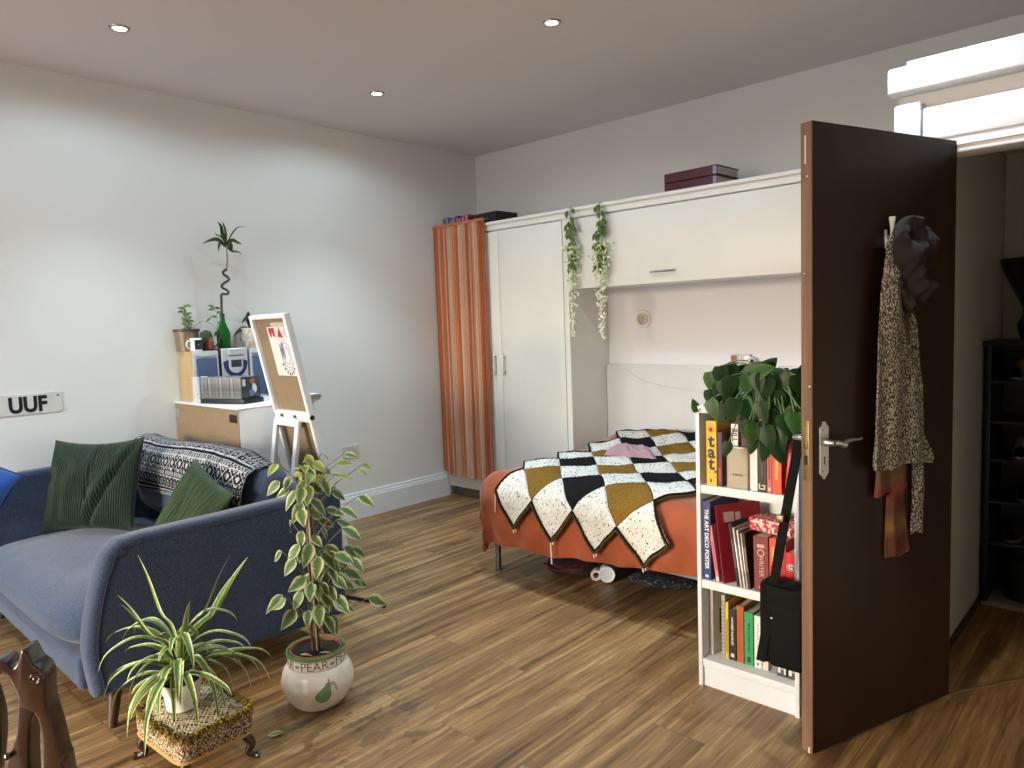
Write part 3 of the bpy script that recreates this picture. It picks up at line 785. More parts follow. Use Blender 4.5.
# spiral pad, slightly turned
t = thing('spiral_notepad', 'grey-beige spiral notepad with a white edge standing on the top shelf', 'notepad', (px(724.5) + .006, KY0 + .022, S1), R(-3))
w_, h_ = .088, .158
mb = MB().grid(10, 12, lambda u, v: Vector((w_ * u, -.004 * math.sin(PI * u) * v - .01 * u * (1 - v * .3), h_ * v - .010 * math.sin(PI * u) * v)))
build('front_cover', mb, M('kraft grey card', (172, 162, 146), .8, var=.08, scale=12), t, world=False, mods=(('SOLIDIFY', dict(thickness=.0015)),))
build('pages', MB().box((.012, .004, .001), (.128, .030, h_ - .006)), M('pad pages', (232, 230, 226), .8), t, world=False)
sp = MB()
for k in range(16):
    z = .008 + k * .0095; sp.lathe([(.0055, -.0009), (.0064, 0), (.0055, .0009)], 12, mat=Matrix.Translation((-.001, .004, z)))
build('spiral', sp, M('spiral wire', (150, 140, 120), .4, .6), t, world=False)
cpn = MB()
for k, (w0, h0) in enumerate(((.002, .002), (.004, .006), (.005, .006), (.004, .006), (.006, .006), (.002, .002))): cpn.box((.020 + k * .010, -.0125, .050), (.020 + k * .010 + w0, -.0105, .050 + h0))
build('cover_print', cpn, M('faint grey print', (120, 112, 104), .7), t, world=False)
book('black book with a white emblem at its foot on the top shelf', px(758.2), .034, .19, .15, S1, (12, 12, 13), marks=((.15, .85, .05, .075, (190, 190, 190)), (.15, .3, .075, .16, (190, 190, 190)), (.7, .85, .075, .12, (190, 190, 190)), (.45, .85, .12, .14, (190, 190, 190)), (.42, .56, .30, .85, (70, 68, 72))))
book('salmon pink book with a narrow spine between the black and orange books', px(767.8), .016, .20, .15, S1, (196, 90, 80), marks=((.3, .7, .25, .7, (150, 40, 40)), (.25, .75, .04, .10, (235, 220, 200))))
book('bright orange book with pale spine print on the top shelf', px(772.6), .033, .205, .15, S1, (206, 80, 42), marks=glyphs(.25, .8, (246, 190, 130), 1))
book('hot pink book leaning against the orange book on the top shelf', px(784.2), .016, .215, .15, S1, (180, 44, 72), lean=-5, marks=((.3, .7, .2, .7, (236, 120, 140)),))

# --- middle shelf
px = lambda p: -1.331 + (p - 696.9) * .003785
book('large dark blue book titled in white, first on the middle shelf', px(701.8), .032, .305, .24, S2, (34, 52, 108), txt='THE ART DECO POSTER', tcol=(236, 236, 230), ts=.0215, bold=.0004, marks=((.3, .7, .03, .065, (190, 200, 220)), (.05, .95, .88, .99, (62, 50, 116))))
book('thin pink book leaning beside the large dark blue book', px(716.2), .012, .215, .16, S2, (224, 120, 138), lean=8, marks=((.25, .75, .2, .72, (190, 60, 84)), (.1, .9, .02, .09, (230, 226, 214))))
t = book('tall dark red folder with grey cut-out shapes leaning on the middle shelf', px(723.0), .009, .292, .20, S2, (134, 26, 40), name='folder', lean=9.5, yaw=-28)
g_ = M('grey cut-out card', (176, 150, 150), .7)
sh = MB().box((.0092, .03, .225), (.0102, .075, .262)).box((.0092, .082, .228), (.0102, .105, .258), bev=.0)
build('cut_out', sh, g_, t, world=False)
build('cut_out', MB().prism([(.10 + .032 * math.cos(a) - .01, .09 + .06 * math.sin(a)) for a in [k * PI / 14 - PI / 2 for k in range(15)]], .001, mat=frame((.0092, 0, 0), (0, 1, 0), (0, 0, 1))), g_, t, world=False)
x0 = px(735.5)
for i, (c, h_, lab, wd) in enumerate((((13, 14, 18), .235, 'thin black portfolio leaning against the dark red folder', .012), ((206, 206, 208), .222, 'thin white magazine leaning next to the black portfolio', .005), ((60, 60, 70), .215, 'thin grey magazine second in the leaning magazine row', .005), ((222, 216, 206), .215, 'thin cream magazine third in the leaning magazine row', .005), ((92, 40, 40), .210, 'thin brown-red magazine fourth in the leaning magazine row', .004), ((190, 186, 176), .205, 'thin pale grey magazine last in the leaning magazine row', .004), ((44, 38, 28), .205, 'thin dark olive album leaning against the maroon book', .010))):
    book(lab, x0 + .010, wd, h_, .11, S2, c, name='magazine' if 0 < i < 6 else 'book', lean=8.5 - .35 * i, group='leaning magazines on the middle shelf' if 0 < i < 6 else None, marks=((.2, .8, .3, .75, tuple(min(255, v + 70) for v in c)),), yaw=-4)
    x0 += wd + .0012
book('thick maroon book with gold lettering on the middle shelf', px(756.0), .054, .205, .16, S2, (112, 40, 46), lean=1.2, txt='   WRITER', tcol=(206, 160, 140), ts=.023, marks=((.25, .75, .80, .86, (196, 150, 130)), (.3, .7, .06, .1, (196, 150, 130))))
build('emblem', MB().lathe([(.010, 0), (.0135, .0005), (.010, .001)], 20, mat=frame((.027, -.0004, .145), (1, 0, 0), (0, 0, 1))), M('lettering 206 160 140', (206, 160, 140), .5), bpy.context.scene.objects[-1] if False else [o for o in C.objects if o.get('label', '').startswith('thick maroon')][0], world=False)
book('orange-red paperback beside the thick maroon book', px(771.2), .024, .207, .14, S2, (222, 70, 46), lean=.5, marks=glyphs(.3, .85, (240, 200, 160), 2))
book('deep red book behind the bag strap on the middle shelf', px(778.4), .030, .20, .15, S2, (166, 24, 32), marks=((.2, .8, .7, .9, (126, 12, 24)),))
t = book('short red book with a round G logo on its spine, behind the black shoulder bag', px(786.8), .032, .165, .13, S2, (208, 32, 38))
build('logo', MB().prism([(.0145 * math.cos(k * PI / 16), .0125 * math.sin(k * PI / 16)) for k in range(32)], .0008, mat=frame((.0165, -.0003, .113), (1, 0, 0), (0, 0, 1))), M('print 240 240 240', (240, 240, 240), .5), t, world=False)
build('logo', MB().prism([(.0127 * math.cos(k * PI / 16), .0108 * math.sin(k * PI / 16)) for k in range(32)], .0006, mat=frame((.0165, -.0009, .113), (1, 0, 0), (0, 0, 1))), M('black ink', (18, 16, 16), .5), t, world=False)
build('logo', xf(text_mb('G', .021, .0003, offset=.001), frame((.0165, -.0017, .113), (1, 0, 0), (0, 0, 1))), M('print 240 240 240', (240, 240, 240), .5), t, world=False)
t = thing('gift_box', 'flat red and white floral box lying on top of the books of the middle shelf', 'box', (px(776), KY0 + .085, S2 + .214), R(-10))
m_fl = M_fleck('floral paper', (186, 54, 66), (226, 196, 190), 85, .52, .6, .02, 30, .0002)
build('box_body', MB().box((-.105, -.05, 0), (.060, .05, .028), bev=.001), m_fl, t, world=False)
build('box_lid', MB().box((-.107, -.052, .0285), (.062, .052, .046), bev=.001), m_fl, t, world=False)

YB3 = KY0 + .058
# --- bottom shelf
px = lambda p: -1.331 + (p - 699.0) * .003785
t = book('tall cream book with a picture on its cover, first on the bottom shelf', px(704.6), .012, .262, .19, S3, (222, 218, 206), yaw=-3, y=YB3)
build('cover_picture', MB().box((.0122, .05, .07), (.0128, .15, .17)), M('print 70 66 64', (70, 66, 64), .6), t, world=False)
book('grey spiral-backed book next to the cream book on the bottom shelf', px(717.2), .014, .25, .17, S3, (168, 160, 146), marks=tuple((.1, .9, .04 + k * .06, .06 + k * .06, (120, 112, 100)) for k in range(15)), y=YB3)
book('narrow yellow book on the bottom shelf', px(721.4), .012, .225, .16, S3, (206, 174, 44), marks=((.2, .8, .1, .7, (160, 130, 30)),), y=YB3)
book('black book with white spine print beside the yellow one on the bottom shelf', px(725.2), .027, .200, .14, S3, (15, 15, 16), marks=((.25, .75, .06, .13, (200, 196, 186)),) + glyphs(.3, .85, (204, 200, 190), 3), y=YB3)
book('plain rust brown book on the bottom shelf', px(733.6), .027, .222, .16, S3, (162, 80, 38), y=YB3)
book('bright green book with dark lettering on the bottom shelf', px(741.6), .034, .205, .16, S3, (34, 150, 84), marks=((.3, .7, .05, .16, (14, 50, 30)),) + glyphs(.24, .8, (18, 60, 34), 4, .35, .68), y=YB3)
book('white book with faint spine print beside the green one on the bottom shelf', px(752.0), .026, .20, .15, S3, (226, 224, 220), marks=((.35, .65, .05, .1, (170, 60, 60)),) + glyphs(.2, .85, (160, 160, 160), 5, .38, .66), y=YB3)
book('cream book half hidden behind the black shoulder bag', px(760), .022, .20, .14, S3, (214, 204, 186), y=YB3)
book('small pink patterned booklet under the corner of the black bag', px(761.2) + .006, .026, .10, .10, S3, (206, 166, 160), y=KY0 + .01, marks=((.1, .9, .3, .8, (170, 110, 110)),)) if False else None
for i, p in enumerate((775.5, 786.2)):
    book(('black and white printed book near the door end of the bottom shelf' if i else 'black and white printed book just right of the bag corner on the bottom shelf').replace('right of', 'past'), px(p), .036, .125, .11, S3, (60, 60, 62), marks=((.1, .4, .1, .85, (206, 204, 200)), (.5, .65, .2, .9, (190, 188, 184)), (.72, .9, .08, .7, (214, 212, 208))), y=YB3 - .01)
book('tall grey book last on the bottom shelf, mostly behind the bag', px(769.2), .02, .21, .14, S3, (120, 116, 112), y=YB3)

# ================================================================ brown door, opened into the room
DA = Vector((-.822, 2.249, 0)); DU = Vector((.244, .685, 0)).normalized(); DN = Vector((DU.y, -DU.x, 0))
DW, DH, DT = .727, 2.004, .042
DM = frame((DA.x, DA.y, 0), DU, (0, 0, 1))      # local x along leaf, y up, z towards the camera side
def dpt(u, z, n=0): return DA + DU * u + Vector((0, 0, z)) + DN * n
dmat = Matrix(((DU.x, DN.x, 0, DA.x), (DU.y, DN.y, 0, DA.y), (0, 0, 1, 0), (0, 0, 0, 1)))   # x leaf, y out, z up
m_dface = M_wood('dark varnished veneer', (32, 19, 11), (44, 28, 17), 3.2, (9, 9, .5), .42, 0, .22)
m_dedge = M_wood('worn door edge wood', (98, 70, 52), (134, 102, 80), 6, (10, 10, .6), .5)
t = thing('door_1', 'dark brown flush door standing open into the room', 'door', (DA.x, DA.y, 0)); tag(t, kind='structure')
bm = bmesh.new(); bmesh.ops.create_cube(bm, size=1)
for v in bm.verts: v.co = Vector(((v.co.x + .5) * DW, (v.co.y - .5) * DT, (v.co.z + .5) * (DH - .012) + .012))
bmesh.ops.bevel(bm, geom=bm.edges[:], offset=.0015, segments=2, affect='EDGES')
bm.faces.ensure_lookup_table()
mi = [1 if f.normal.x < -.9 else 0 for f in bm.faces]
mb = MB(); vs = [dmat @ v.co for v in bm.verts]; bm.verts.index_update()
mb.add(vs, [[v.index for v in f.verts] for f in bm.faces], mi); bm.free()
build('leaf', mb, [m_dface, m_dedge], t)
# worn paint and chips on the latch edge
ch = MB()
for u0, z0_, z1_ in ((.012, 1.88, 1.965), (.020, 1.84, 1.845), (.006, 1.55, 1.553), (.026, .01, .03), (.03, 1.2, 1.206)):
    ch.box((-.0012, -DT + .006 + u0 * .8, z0_), (.0005, -DT + .011 + u0 * .8, z1_), mat=dmat)
build('paint_chip', ch, M('white paint fleck', (214, 208, 200), .6), t)
lp = build('latch_plate', MB().box((-.0018, -.033, .905), (.001, -.011, 1.095), bev=.0008, mat=dmat), M('dull brass', (150, 132, 92), .42, .85, .1, 60), t)
lt = MB().box((-.006, -.028, 1.005), (.0, -.016, 1.03), bev=.002, mat=dmat); build('latch_bolt', lt, M('brass bolt', (126, 104, 62), .4, .9), lp)
build('keyhole_slot', MB().box((-.0021, -.028, .955), (-.0015, -.016, .985), mat=dmat).box((-.0021, -.0235, 1.078), (-.0015, -.0205, 1.082), mat=dmat).box((-.0021, -.0235, .917), (-.0015, -.0205, .921), mat=dmat), m_dark, lp)
m_silv = M('satin silver', (178, 180, 182), .35, .85, .12, 90)
bp = [(-.020, .012), (-.020, .158), (-.008, .170), (-.006, .176), (.006, .176), (.008, .170), (.020, .158), (.020, .012), (.008, 0), (.006, -.006), (-.006, -.006), (-.008, 0)]
hm = Matrix(((DU.x, 0, DN.x, dpt(.050, 0).x), (DU.y, 0, DN.y, dpt(.050, 0).y), (0, 1, 0, .914), (0, 0, 0, 1)))
hd = build('door_handle', MB().prism(bp, .005, mat=hm, bev=.0015), m_silv, t); tag(hd, 'silver lever handle on a pointed backplate')
lv = MB().lathe([(.0135, .004), (.0135, .012), (.010, .016), (.0085, .045)], 20, mat=hm @ Matrix.Translation((0, .112, 0)))
q = [(0, .112, .040), (.018, .111, .043), (.034, .105, .043), (.044, .104, .042), (.058, .112, .040), (.085, .114, .038), (.105, .1125, .036), (.128, .112, .036), (.136, .1145, .035)]
lv.tube([hm @ Vector(p) for p in catmull(q, 5)], [(.0085 if i < 8 else .0075 + .004 * max(0, 1 - abs(i - 14) / 6) if i < 22 else max(.0028, .0065 - .00018 * (i - 22))) for i in range(len(catmull(q, 5)))], 10)
build('lever', lv, m_silv, hd)
kh = MB().lathe([(.0005, .0052), (.0038, .0053)], 12, mat=hm @ Matrix.Translation((0, .062, 0))).box((-.0022, .040, .005), (.0022, .062, .0056), mat=hm)
for z in (.150, .020): kh.lathe([(.0005, .0056), (.003, .0052)], 10, mat=hm @ Matrix.Translation((-.008, z, 0)))
build('keyhole', kh, m_dark, hd)
# handle on the far face, from which the bag hangs
hb = MB().box((.030, -DT - .005, .914), (.070, -DT - .0005, 1.09), bev=.002, mat=dmat)
hb.tube([dmat @ Vector(p) for p in ((.05, -DT - .003, 1.026), (.05, -DT - .045, 1.026), (.05, -DT - .07, 1.026), (.07, -DT - .078, 1.026), (.165, -DT - .078, 1.024))], .007, 10)
build('far_handle', hb, m_silv, t)

# ---------------------------------------------------------------- coat hook with scarf, hat and knitted legwarmers
t = thing('coat_hook', 'white coat hook on the brown door holding the scarf and cap', 'hook', tuple(dpt(.366, 1.67)))
hk = MB().box((.339, .0005, 1.63), (.351, .004, 1.69), bev=.002, mat=dmat)
hk.tube([dmat @ Vector(p) for p in catmull([(.345, .004, 1.66), (.343, .014, 1.645), (.342, .024, 1.66), (.341, .027, 1.69), (.340, .027, 1.728)], 5)], [.006] * 15 + [.0065, .007, .0085, .0095, .0105, .010], 10)
build('hook_body', hk, M('white enamel', (206, 204, 200), .4), t)
m_scarf = M_fleck('speckled knit', (50, 48, 42), (166, 160, 146), 175, .55, soft=.06, bs=175, bd=.006, base2=(80, 77, 68), stretch=(1.3, 1.3, .8))
def hang(name, outline, thick, mat, parent=None, rib=0, seed=0, out0=.012, nu=26, nv=70, ripple=.007, sh=0.):
    """cloth hanging on the door: outline = list of (z, u_left, u_right) from top down; two skins"""
    outline = [(a - 0, b_ + sh, c_ + sh) for a, b_, c_ in outline]; zs = [o[0] for o in outline]
    def at(z):
        for (a, b_) in zip(outline[:-1], outline[1:]):
            if a[0] >= z >= b_[0]:
                k = (a[0] - z) / max(1e-6, a[0] - b_[0]); return a[1] + (b_[1] - a[1]) * k, a[2] + (b_[2] - a[2]) * k
        return outline[-1][1:]
    zt, zb = zs[0], zs[-1]
    def fn(u, v):
        th = 2 * PI * u; z = zt + (zb - zt) * v; l, r_ = at(z); c, hw = (l + r_) / 2, (r_ - l) / 2
        sx, sy = math.cos(th), math.sin(th)
        ex = math.copysign(abs(sx) ** .6, sx); ey = math.copysign(abs(sy) ** .7, sy)
        x = c + hw * ex
        rp = ripple * math.sin(x * 60 + seed) * smooth(0, .15, v) + (.0022 * math.sin(ex * hw / .0065) if rib else 0) + .004 * noise.noise((x * 30, z * 14, seed))
        zz = z + (.006 * math.sin(ex * 4 + seed)) * v
        return dpt(x, zz, out0 + thick * (1 + ey) * .5 + max(-out0 * .6, rp * (1 if sy > 0 else .2)))
    mb = MB().grid(nu * 2, nv, fn, closeu=True)
    n0 = len(mb.v); mb.f.append(tuple(range(nu * 2))[::-1]); mb.f.append(tuple(n0 - nu * 2 + k for k in range(nu * 2))); mb.m += [0, 0]; mb.sm += [False, False]; mb.uv += [None, None]
    return build(name, mb, mat, parent)
t = thing('scarf', 'long grey speckled knitted scarf hanging from the hook on the brown door', 'scarf', tuple(dpt(.36, 1.66)))
hang('front_length', [(1.668, .345, .385), (1.60, .334, .392), (1.495, .318, .408), (1.366, .302, .432), (1.19, .292, .486), (1.04, .286, .528), (.985, .278, .556), (.94, .272, .580), (.918, .282, .574)], .020, m_scarf, t, seed=1, out0=.036, sh=-.048)
hang('rear_length', [(1.62, .375, .41), (1.40, .44, .50), (1.15, .475, .53), (.92, .492, .542), (.76, .494, .548), (.665, .486, .536)], .012, m_scarf, t, seed=2, out0=.006, sh=-.012)
# knitted legwarmers, banded orange, ochre and rust
m_lw, nt_, b_n = new_mat('banded rust and ochre knit')
sx = nt_.nodes.new('ShaderNodeSeparateXYZ'); nt_.links.new(coords(nt_, 'Object'), sx.inputs[0])
wob = noise_n(nt_, coords(nt_, 'Object'), 60, 2)
zz = math_n(nt_, 'ADD', sx.outputs[2], math_n(nt_, 'MULTIPLY', math_n(nt_, 'SUBTRACT', wob, .5), .06))
bandc = ramp(nt_, math_n(nt_, 'MULTIPLY', math_n(nt_, 'ADD', zz, .85), 1.1), [(.0, rgb(98, 70, 40)), (.05, rgb(84, 44, 32)), (.10, rgb(80, 38, 32)), (.15, rgb(116, 84, 36)), (.21, rgb(76, 42, 36)), (.285, rgb(112, 38, 34)), (.32, rgb(100, 66, 40)), (.42, rgb(72, 62, 40)), (.9, rgb(62, 50, 32))])
fl_ = noise_n(nt_, coords(nt_, 'Object'), 240, 1); nt_.links.new(mixrgb(nt_, ramp(nt_, fl_, [(.55, (0, 0, 0, 1)), (.62, (.5, .5, .5, 1))]), bandc, rgb(70, 52, 40)), b_n.inputs['Base Color']); b_n.inputs['Roughness'].default_value = .95; bump(nt_, b_n, fl_, .7, .004)
t = thing('legwarmers', 'knitted rust and ochre ribbed legwarmers hanging below the grey scarf', 'legwarmers', tuple(dpt(.40, 1.42)))
hang('upper_tube', [(1.46, .42, .485), (1.25, .40, .49), (1.0, .33, .485), (.92, .312, .468), (.86, .306, .470), (.826, .302, .478), (.822, .306, .474)], .012, m_lw, t, rib=1, seed=3, out0=.010, sh=-.028)
hang('lower_tube', [(.90, .370, .462), (.80, .366, .456), (.70, .362, .468), (.64, .358, .478), (.606, .360, .486), (.598, .364, .482)], .012, m_lw, t, rib=1, seed=4, out0=.003, sh=-.018)
# limp dark cap over the hook
def capfn(u, v):
    th = 2 * PI * u; ph = PI * v
    c = (.402, 1.578); 
    x = math.sin(ph) * math.cos(th); y = math.sin(ph) * math.sin(th); z = math.cos(ph)
    U = c[0] + x * (.092 if x > 0 else .104) * (1 - .32 * smooth(.2, -1, z)) - .02 * smooth(0, 1, z) * (1 if x < 0 else .4); Z = c[1] + z * (.150 if z > 0 else .162) + .018 * x * (1 if z > 0 else 0) 
    n_ = .052 + .045 * y
    f_ = .024 * noise.noise((U * 19, Z * 17, 3.1)) + .022 * abs(noise.noise((U * 36, Z * 30, 9))) + .012 * math.sin((U * .8 + Z * .6) * 62)
    dent = -.026 * math.exp(-(((U - .450) / .035) ** 2 + ((Z - 1.56) / .042) ** 2)) + .014 * math.exp(-(((U - .445) / .05) ** 2 + ((Z - 1.505) / .018) ** 2)) 
    return dpt(U, Z, max(.004, n_ + (f_ + dent) * (1 if y > 0 else .2)))
t = thing('cap', 'limp dark grey-brown cloth cap hanging over the hook on the brown door', 'cap', tuple(dpt(.46, 1.6)))
build('cap_crown', MB().grid(72, 48, capfn, closeu=True), M('charcoal brown cloth', (44, 37, 37), .95, var=.1, scale=30, bs=260, bd=.0006, spec=.1), t)

# ---------------------------------------------------------------- black shoulder bag hanging behind the door
m_bag = M('black nylon', (11, 11, 12), .8, bs=300, bd=.0008, spec=.15)
t = thing('shoulder_bag', 'black shoulder bag hanging by its long strap in front of the bookcase', 'bag', (-.95, 2.36, .24))
bx0, bx1, by0, by1 = -1.042, -.872, 2.33, 2.425
bgm = Matrix.Translation((0, 0, 0))
build('bag_body', MB().box((bx0, by0 + .012, .222), (bx1, by1, .515), bev=.022, seg=4), m_bag, t)
build('flap', MB().grid(14, 16, lambda u, v: Vector((bx0 + .026 + (bx1 - bx0 - .03) * u + .004 * math.sin(v * 3), by0 + .011 - .010 * math.sin(PI * u) ** .5 - .004 * math.sin(v * 6), .51 - .272 * v))), m_bag, t, mods=(('SOLIDIFY', dict(thickness=.006)),))
build('front_pocket', MB().box((bx0 + .05, by0 - .010, .232), (bx1 - .012, by0 + .004, .45), bev=.008, seg=3), m_bag, t)
def strap_pts(a, b_, sag): return [a.lerp(b_, k / 14) + Vector((sag * math.sin(PI * k / 14), 0, 0)) for k in range(15)]
def ribbon(mb, pts, w, th, wdir=(1, 0, 0)):
    wv = Vector(wdir)
    n = len(pts)
    def fn(u, v):
        p = Vector(pts[int(round(v * (n - 1)))]); 
        th_ = 2 * PI * u; return p + wv * (w * .5 * math.copysign(abs(math.cos(th_)) ** .4, math.cos(th_))) + Vector((0, -1, 0)) * (th * .5 * math.sin(th_))
    return mb.grid(12, n - 1, fn, closeu=True)
top = dmat @ Vector((.105, -DT - .080, 1.034))
st = ribbon(MB(), strap_pts(Vector((-1.026, by0 - .004, .235)), Vector((top.x - .008, top.y - .012, 1.02)), -.002), .034, .004)
build('strap', st, m_bag, t)
st = ribbon(MB(), strap_pts(Vector((-.886, by1 + .002, .48)), Vector((top.x + .004, top.y + .010, 1.02)), .004), .034, .004)
st.tube([(top.x - .02, top.y - .010, 1.02), (top.x - .012, top.y, 1.034), (top.x + .0, top.y + .010, 1.02)], .004, 6)
build('strap', st, m_bag, t)
build('buckle', MB().box((-.974, by0 + .0, .735), (-.947, by0 + .022, .758), bev=.004), M('bronze buckle', (134, 112, 86), .4, .7), t)
build('rivet', MB().lathe([(.0005, .003), (.004, .002), (.0045, 0)], 12, mat=frame((-.985, by0 - .009, .40), (1, 0, 0), (0, 0, 1))), m_chrome, t)

# ---------------------------------------------------------------- lobby: shoe rack and vase
m_rack = M('black stained board', (20, 22, 26), .5)
t = thing('shoe_rack', 'tall black open shoe rack against the lobby wall', 'shoe rack', (-.42, 4.15, 0))
rx0, rx1, ry0, ry1, rh = -.655, -.15, 3.98, 4.32, 1.268
for x in (rx0, rx1 - .022): build('side_panel', MB().box((x, ry0, .02), (x + .022, ry1, rh - .022), bev=.001), m_rack, t)
build('top_panel', MB().box((rx0 - .012, ry0 - .012, rh - .022), (rx1 + .012, ry1, rh), bev=.002), m_rack, t)
build('base_panel', MB().box((rx0, ry0, 0), (rx1, ry1, .02), bev=.001), M('pale rack base', (136, 130, 124), .6), t)
build('back_panel', MB().box((rx0 + .0225, ry1 - .008, .03), (rx1 - .0225, ry1, rh - .025)), m_rack, t)
for k, z in enumerate((.30, .50, .70, .88, 1.07)): build('shelf', MB().box((rx0 + .0225, ry0 + .006, z), (rx1 - .0225, ry1 - .009, z + .014)), m_rack, t)
def shoe(z, x, c, lab, rot=0):
    t = thing('shoe', lab, 'shoe', (x, ry0 + .03, z), R(rot), 'shoes in the lobby rack')
    def fn(u, v):
        th = 2 * PI * u; w = .042 * math.sin(PI * min(1, .08 + v * .9)) ** .5; hh = .085 - .05 * smooth(.35, .8, v)
        return Vector((w * math.cos(th), .26 * v, .014 + hh * max(0, math.sin(th)) ** .7 * math.sin(PI * min(1, .1 + .87 * v)) ** .4))
    build('upper', MB().grid(24, 16, fn, closeu=True), M('shoe %d' % c[0], c, .5), t, world=False)
    build('sole', MB().prism([(.044 * math.sin(a), .13 - .135 * math.cos(a)) for a in [k * PI / 12 for k in range(24)]], .014), M('shoe sole', (120, 114, 106), .6), t, world=False)
    build('lace', MB().tube([(-.02, .10, .078), (.022, .13, .072), (-.02, .15, .064), (.022, .17, .056)], .003, 5), M('shoe lace', (140, 136, 130), .7), t, world=False)
shoe(.7155, -.52, (120, 116, 108), 'grey shoe on the middle shelf of the lobby rack'); shoe(.3155, -.55, (34, 36, 40), 'dark laced shoe low in the lobby rack'); shoe(1.0855, -.54, (96, 76, 58), 'brown shoe on the uppermost shelf of the lobby rack'); shoe(.5155, -.5, (30, 30, 34), 'black shoe on the second shelf up in the lobby rack')
t = thing('bin', 'dark ribbed bin standing in the bottom of the lobby rack', 'bin', (-.5, ry0 + .15, .0215))
build('bin_body', MB().lathe([(.085, 0), (.1, .2), (.102, .205), (.096, .205), (.082, .01), (.0005, .01)], 32, wob=lambda th, z: 1 + .02 * math.sin(th * 16)), m_rack, t, world=False)
# tall black flared vase
t = thing('vase', 'tall black flared vase standing on the lobby shoe rack', 'vase', (-.48, 4.12, rh))
vp = catmull([(.052, 0), (.062, .01), (.074, .05), (.076, .075), (.060, .11), (.054, .14), (.075, .19), (.105, .26), (.128, .33), (.135, .372), (.128, .372), (.10, .27), (.05, .15), (.02, .10)], 4)
build('vase_body', MB().lathe(vp, 40, wob=lambda th, z: 1 + (.10 * smooth(.2, .37, z) * math.cos(4 * th))), M('black glaze', (12, 12, 13), .3), t, world=False)
# ================================================================ sofa
m_sofa = M_fabric('denim blue tweed', (32, 42, 61), (62, 75, 99))
m_seam = M('dark seam thread', (40, 46, 62), .9)
SX0, SX1 = -4.50, -2.815
t = thing('sofa', 'denim blue fabric loveseat with slim rounded arms beside the white wall', 'sofa', (-3.66, 1.3, 0))
AW = .105
def arm(x0, x1, dz, outer):
    pr = [(.785, .135), (.768, .30), (.790, .45), (.828, .58), (.856, .650), (.905, .690 + dz), (.98, .697 + dz), (1.30, .703 + dz), (1.60, .715 + dz), (1.74, .726 + dz), (1.80, .726 + dz), (1.818, .69), (1.818, .135)]
    pr = catmull(pr[:6], 4) + pr[6:]
    m_ = frame((x0, 0, 0), (0, 1, 0), (0, 0, 1))
    flare = lambda y: outer * .06 * max(0, (y - .9) / .9) ** 1.6
    am = MB().prism([(p[0], p[1]) for p in pr], x1 - x0, mat=m_, bev=.026, smooth=True)
    if outer > 0: am.v = [(x + flare(y), y, z) for x, y, z in am.v]
    a = build('arm', am, m_sofa, t)
    # seam line just inside the rim of the outer and inner faces
    cy, cz = 1.3, .42
    for xs in ((x1 + .0005,) if outer > 0 else (x0 - .0005,)) :
        pts = []
        for y, z in pr[:-1]:
            pts.append((xs + (flare(y) if outer > 0 else 0), y + (.034 if y < .9 else 0) - (.03 if y > 1.75 else 0), z - (.033 if z > .66 else .012 if z > .6 else 0)))
        build('seam', MB().tube(catmull(pts, 3), .0022, 5), m_seam, a)
arm(SX1 - AW, SX1, 0, 1); arm(SX0, SX0 + AW, .05, -1)
ix0_, ix1_ = SX0 + AW + .002, SX1 - AW - .002
build('base', MB().box((ix0_, .765, .135), (ix1_, 1.66, .262), bev=.02, seg=3), m_sofa, t)
build('back', MB().box((ix0_, 1.655, .135), (ix1_ + .045, 1.812, .712), bev=.05, seg=4), m_sofa, t)
def cushion_box(lo, hi, puff, e=.16, seed=0, nu=40, nv=40):
    """soft slab: rounded edges with crowned faces, built as a closed skin"""
    c = [(a + b_) / 2 for a, b_ in zip(lo, hi)]; h = [(b_ - a) / 2 for a, b_ in zip(lo, hi)]
    def fn(u, v):
        th, ph = 2 * PI * u, PI * (v - .5)
        p = 5.5
        def sg(x, e): return math.copysign(abs(x) ** e, x)
        x = sg(math.cos(ph), 2 / p) * sg(math.cos(th), 2 / p); y = sg(math.cos(ph), 2 / p) * sg(math.sin(th), 2 / p); z = sg(math.sin(ph), 2 / 3.2)
        k = puff * (1 - min(1, abs(x)) ** 3) * (1 - min(1, abs(y)) ** 3)
        n_ = .012 * noise.noise((x * 2.2 + seed, y * 2.1, z))
        return Vector((c[0] + h[0] * x, c[1] + h[1] * y, c[2] + (h[2] + k + n_) * z))
    return MB().grid(nu * 2, nv, fn, closeu=True)
build('seat_cushion', cushion_box((ix0_ + .004, .728, .255), (ix1_ - .002, 1.60, .43), .025, seed=1), m_sofa, t)
rx = Matrix.Translation((0, 1.60, .45)) @ Matrix.Rotation(R(-9), 4, 'X') @ Matrix.Translation((0, -1.60, -.45))
bc = cushion_box((-4.38, -.19, 1.46), (-2.935, .19, 1.68), .02, seed=4, nu=46)
bc.v = [tuple(rx @ Vector((x, z, y + .645))) for x, y, z in bc.v]
build('back_cushion', bc, m_sofa, t)
m_sleg = M_wood('dark stained sofa leg', (52, 32, 22), (70, 44, 30), 8)
for x, y, dx, dy in ((SX1 - .05, .865, .02, -.03), (SX0 + .06, .865, -.01, -.03), (SX1 - .05, 1.75, .02, .02), (SX0 + .06, 1.75, -.01, .02)):
    build('leg', MB().tube([(x, y, .15), (x + dx * .9, y + dy * .9, .012), (x + dx, y + dy, 0)], [.026, .017, .016], 16), m_sleg, t)

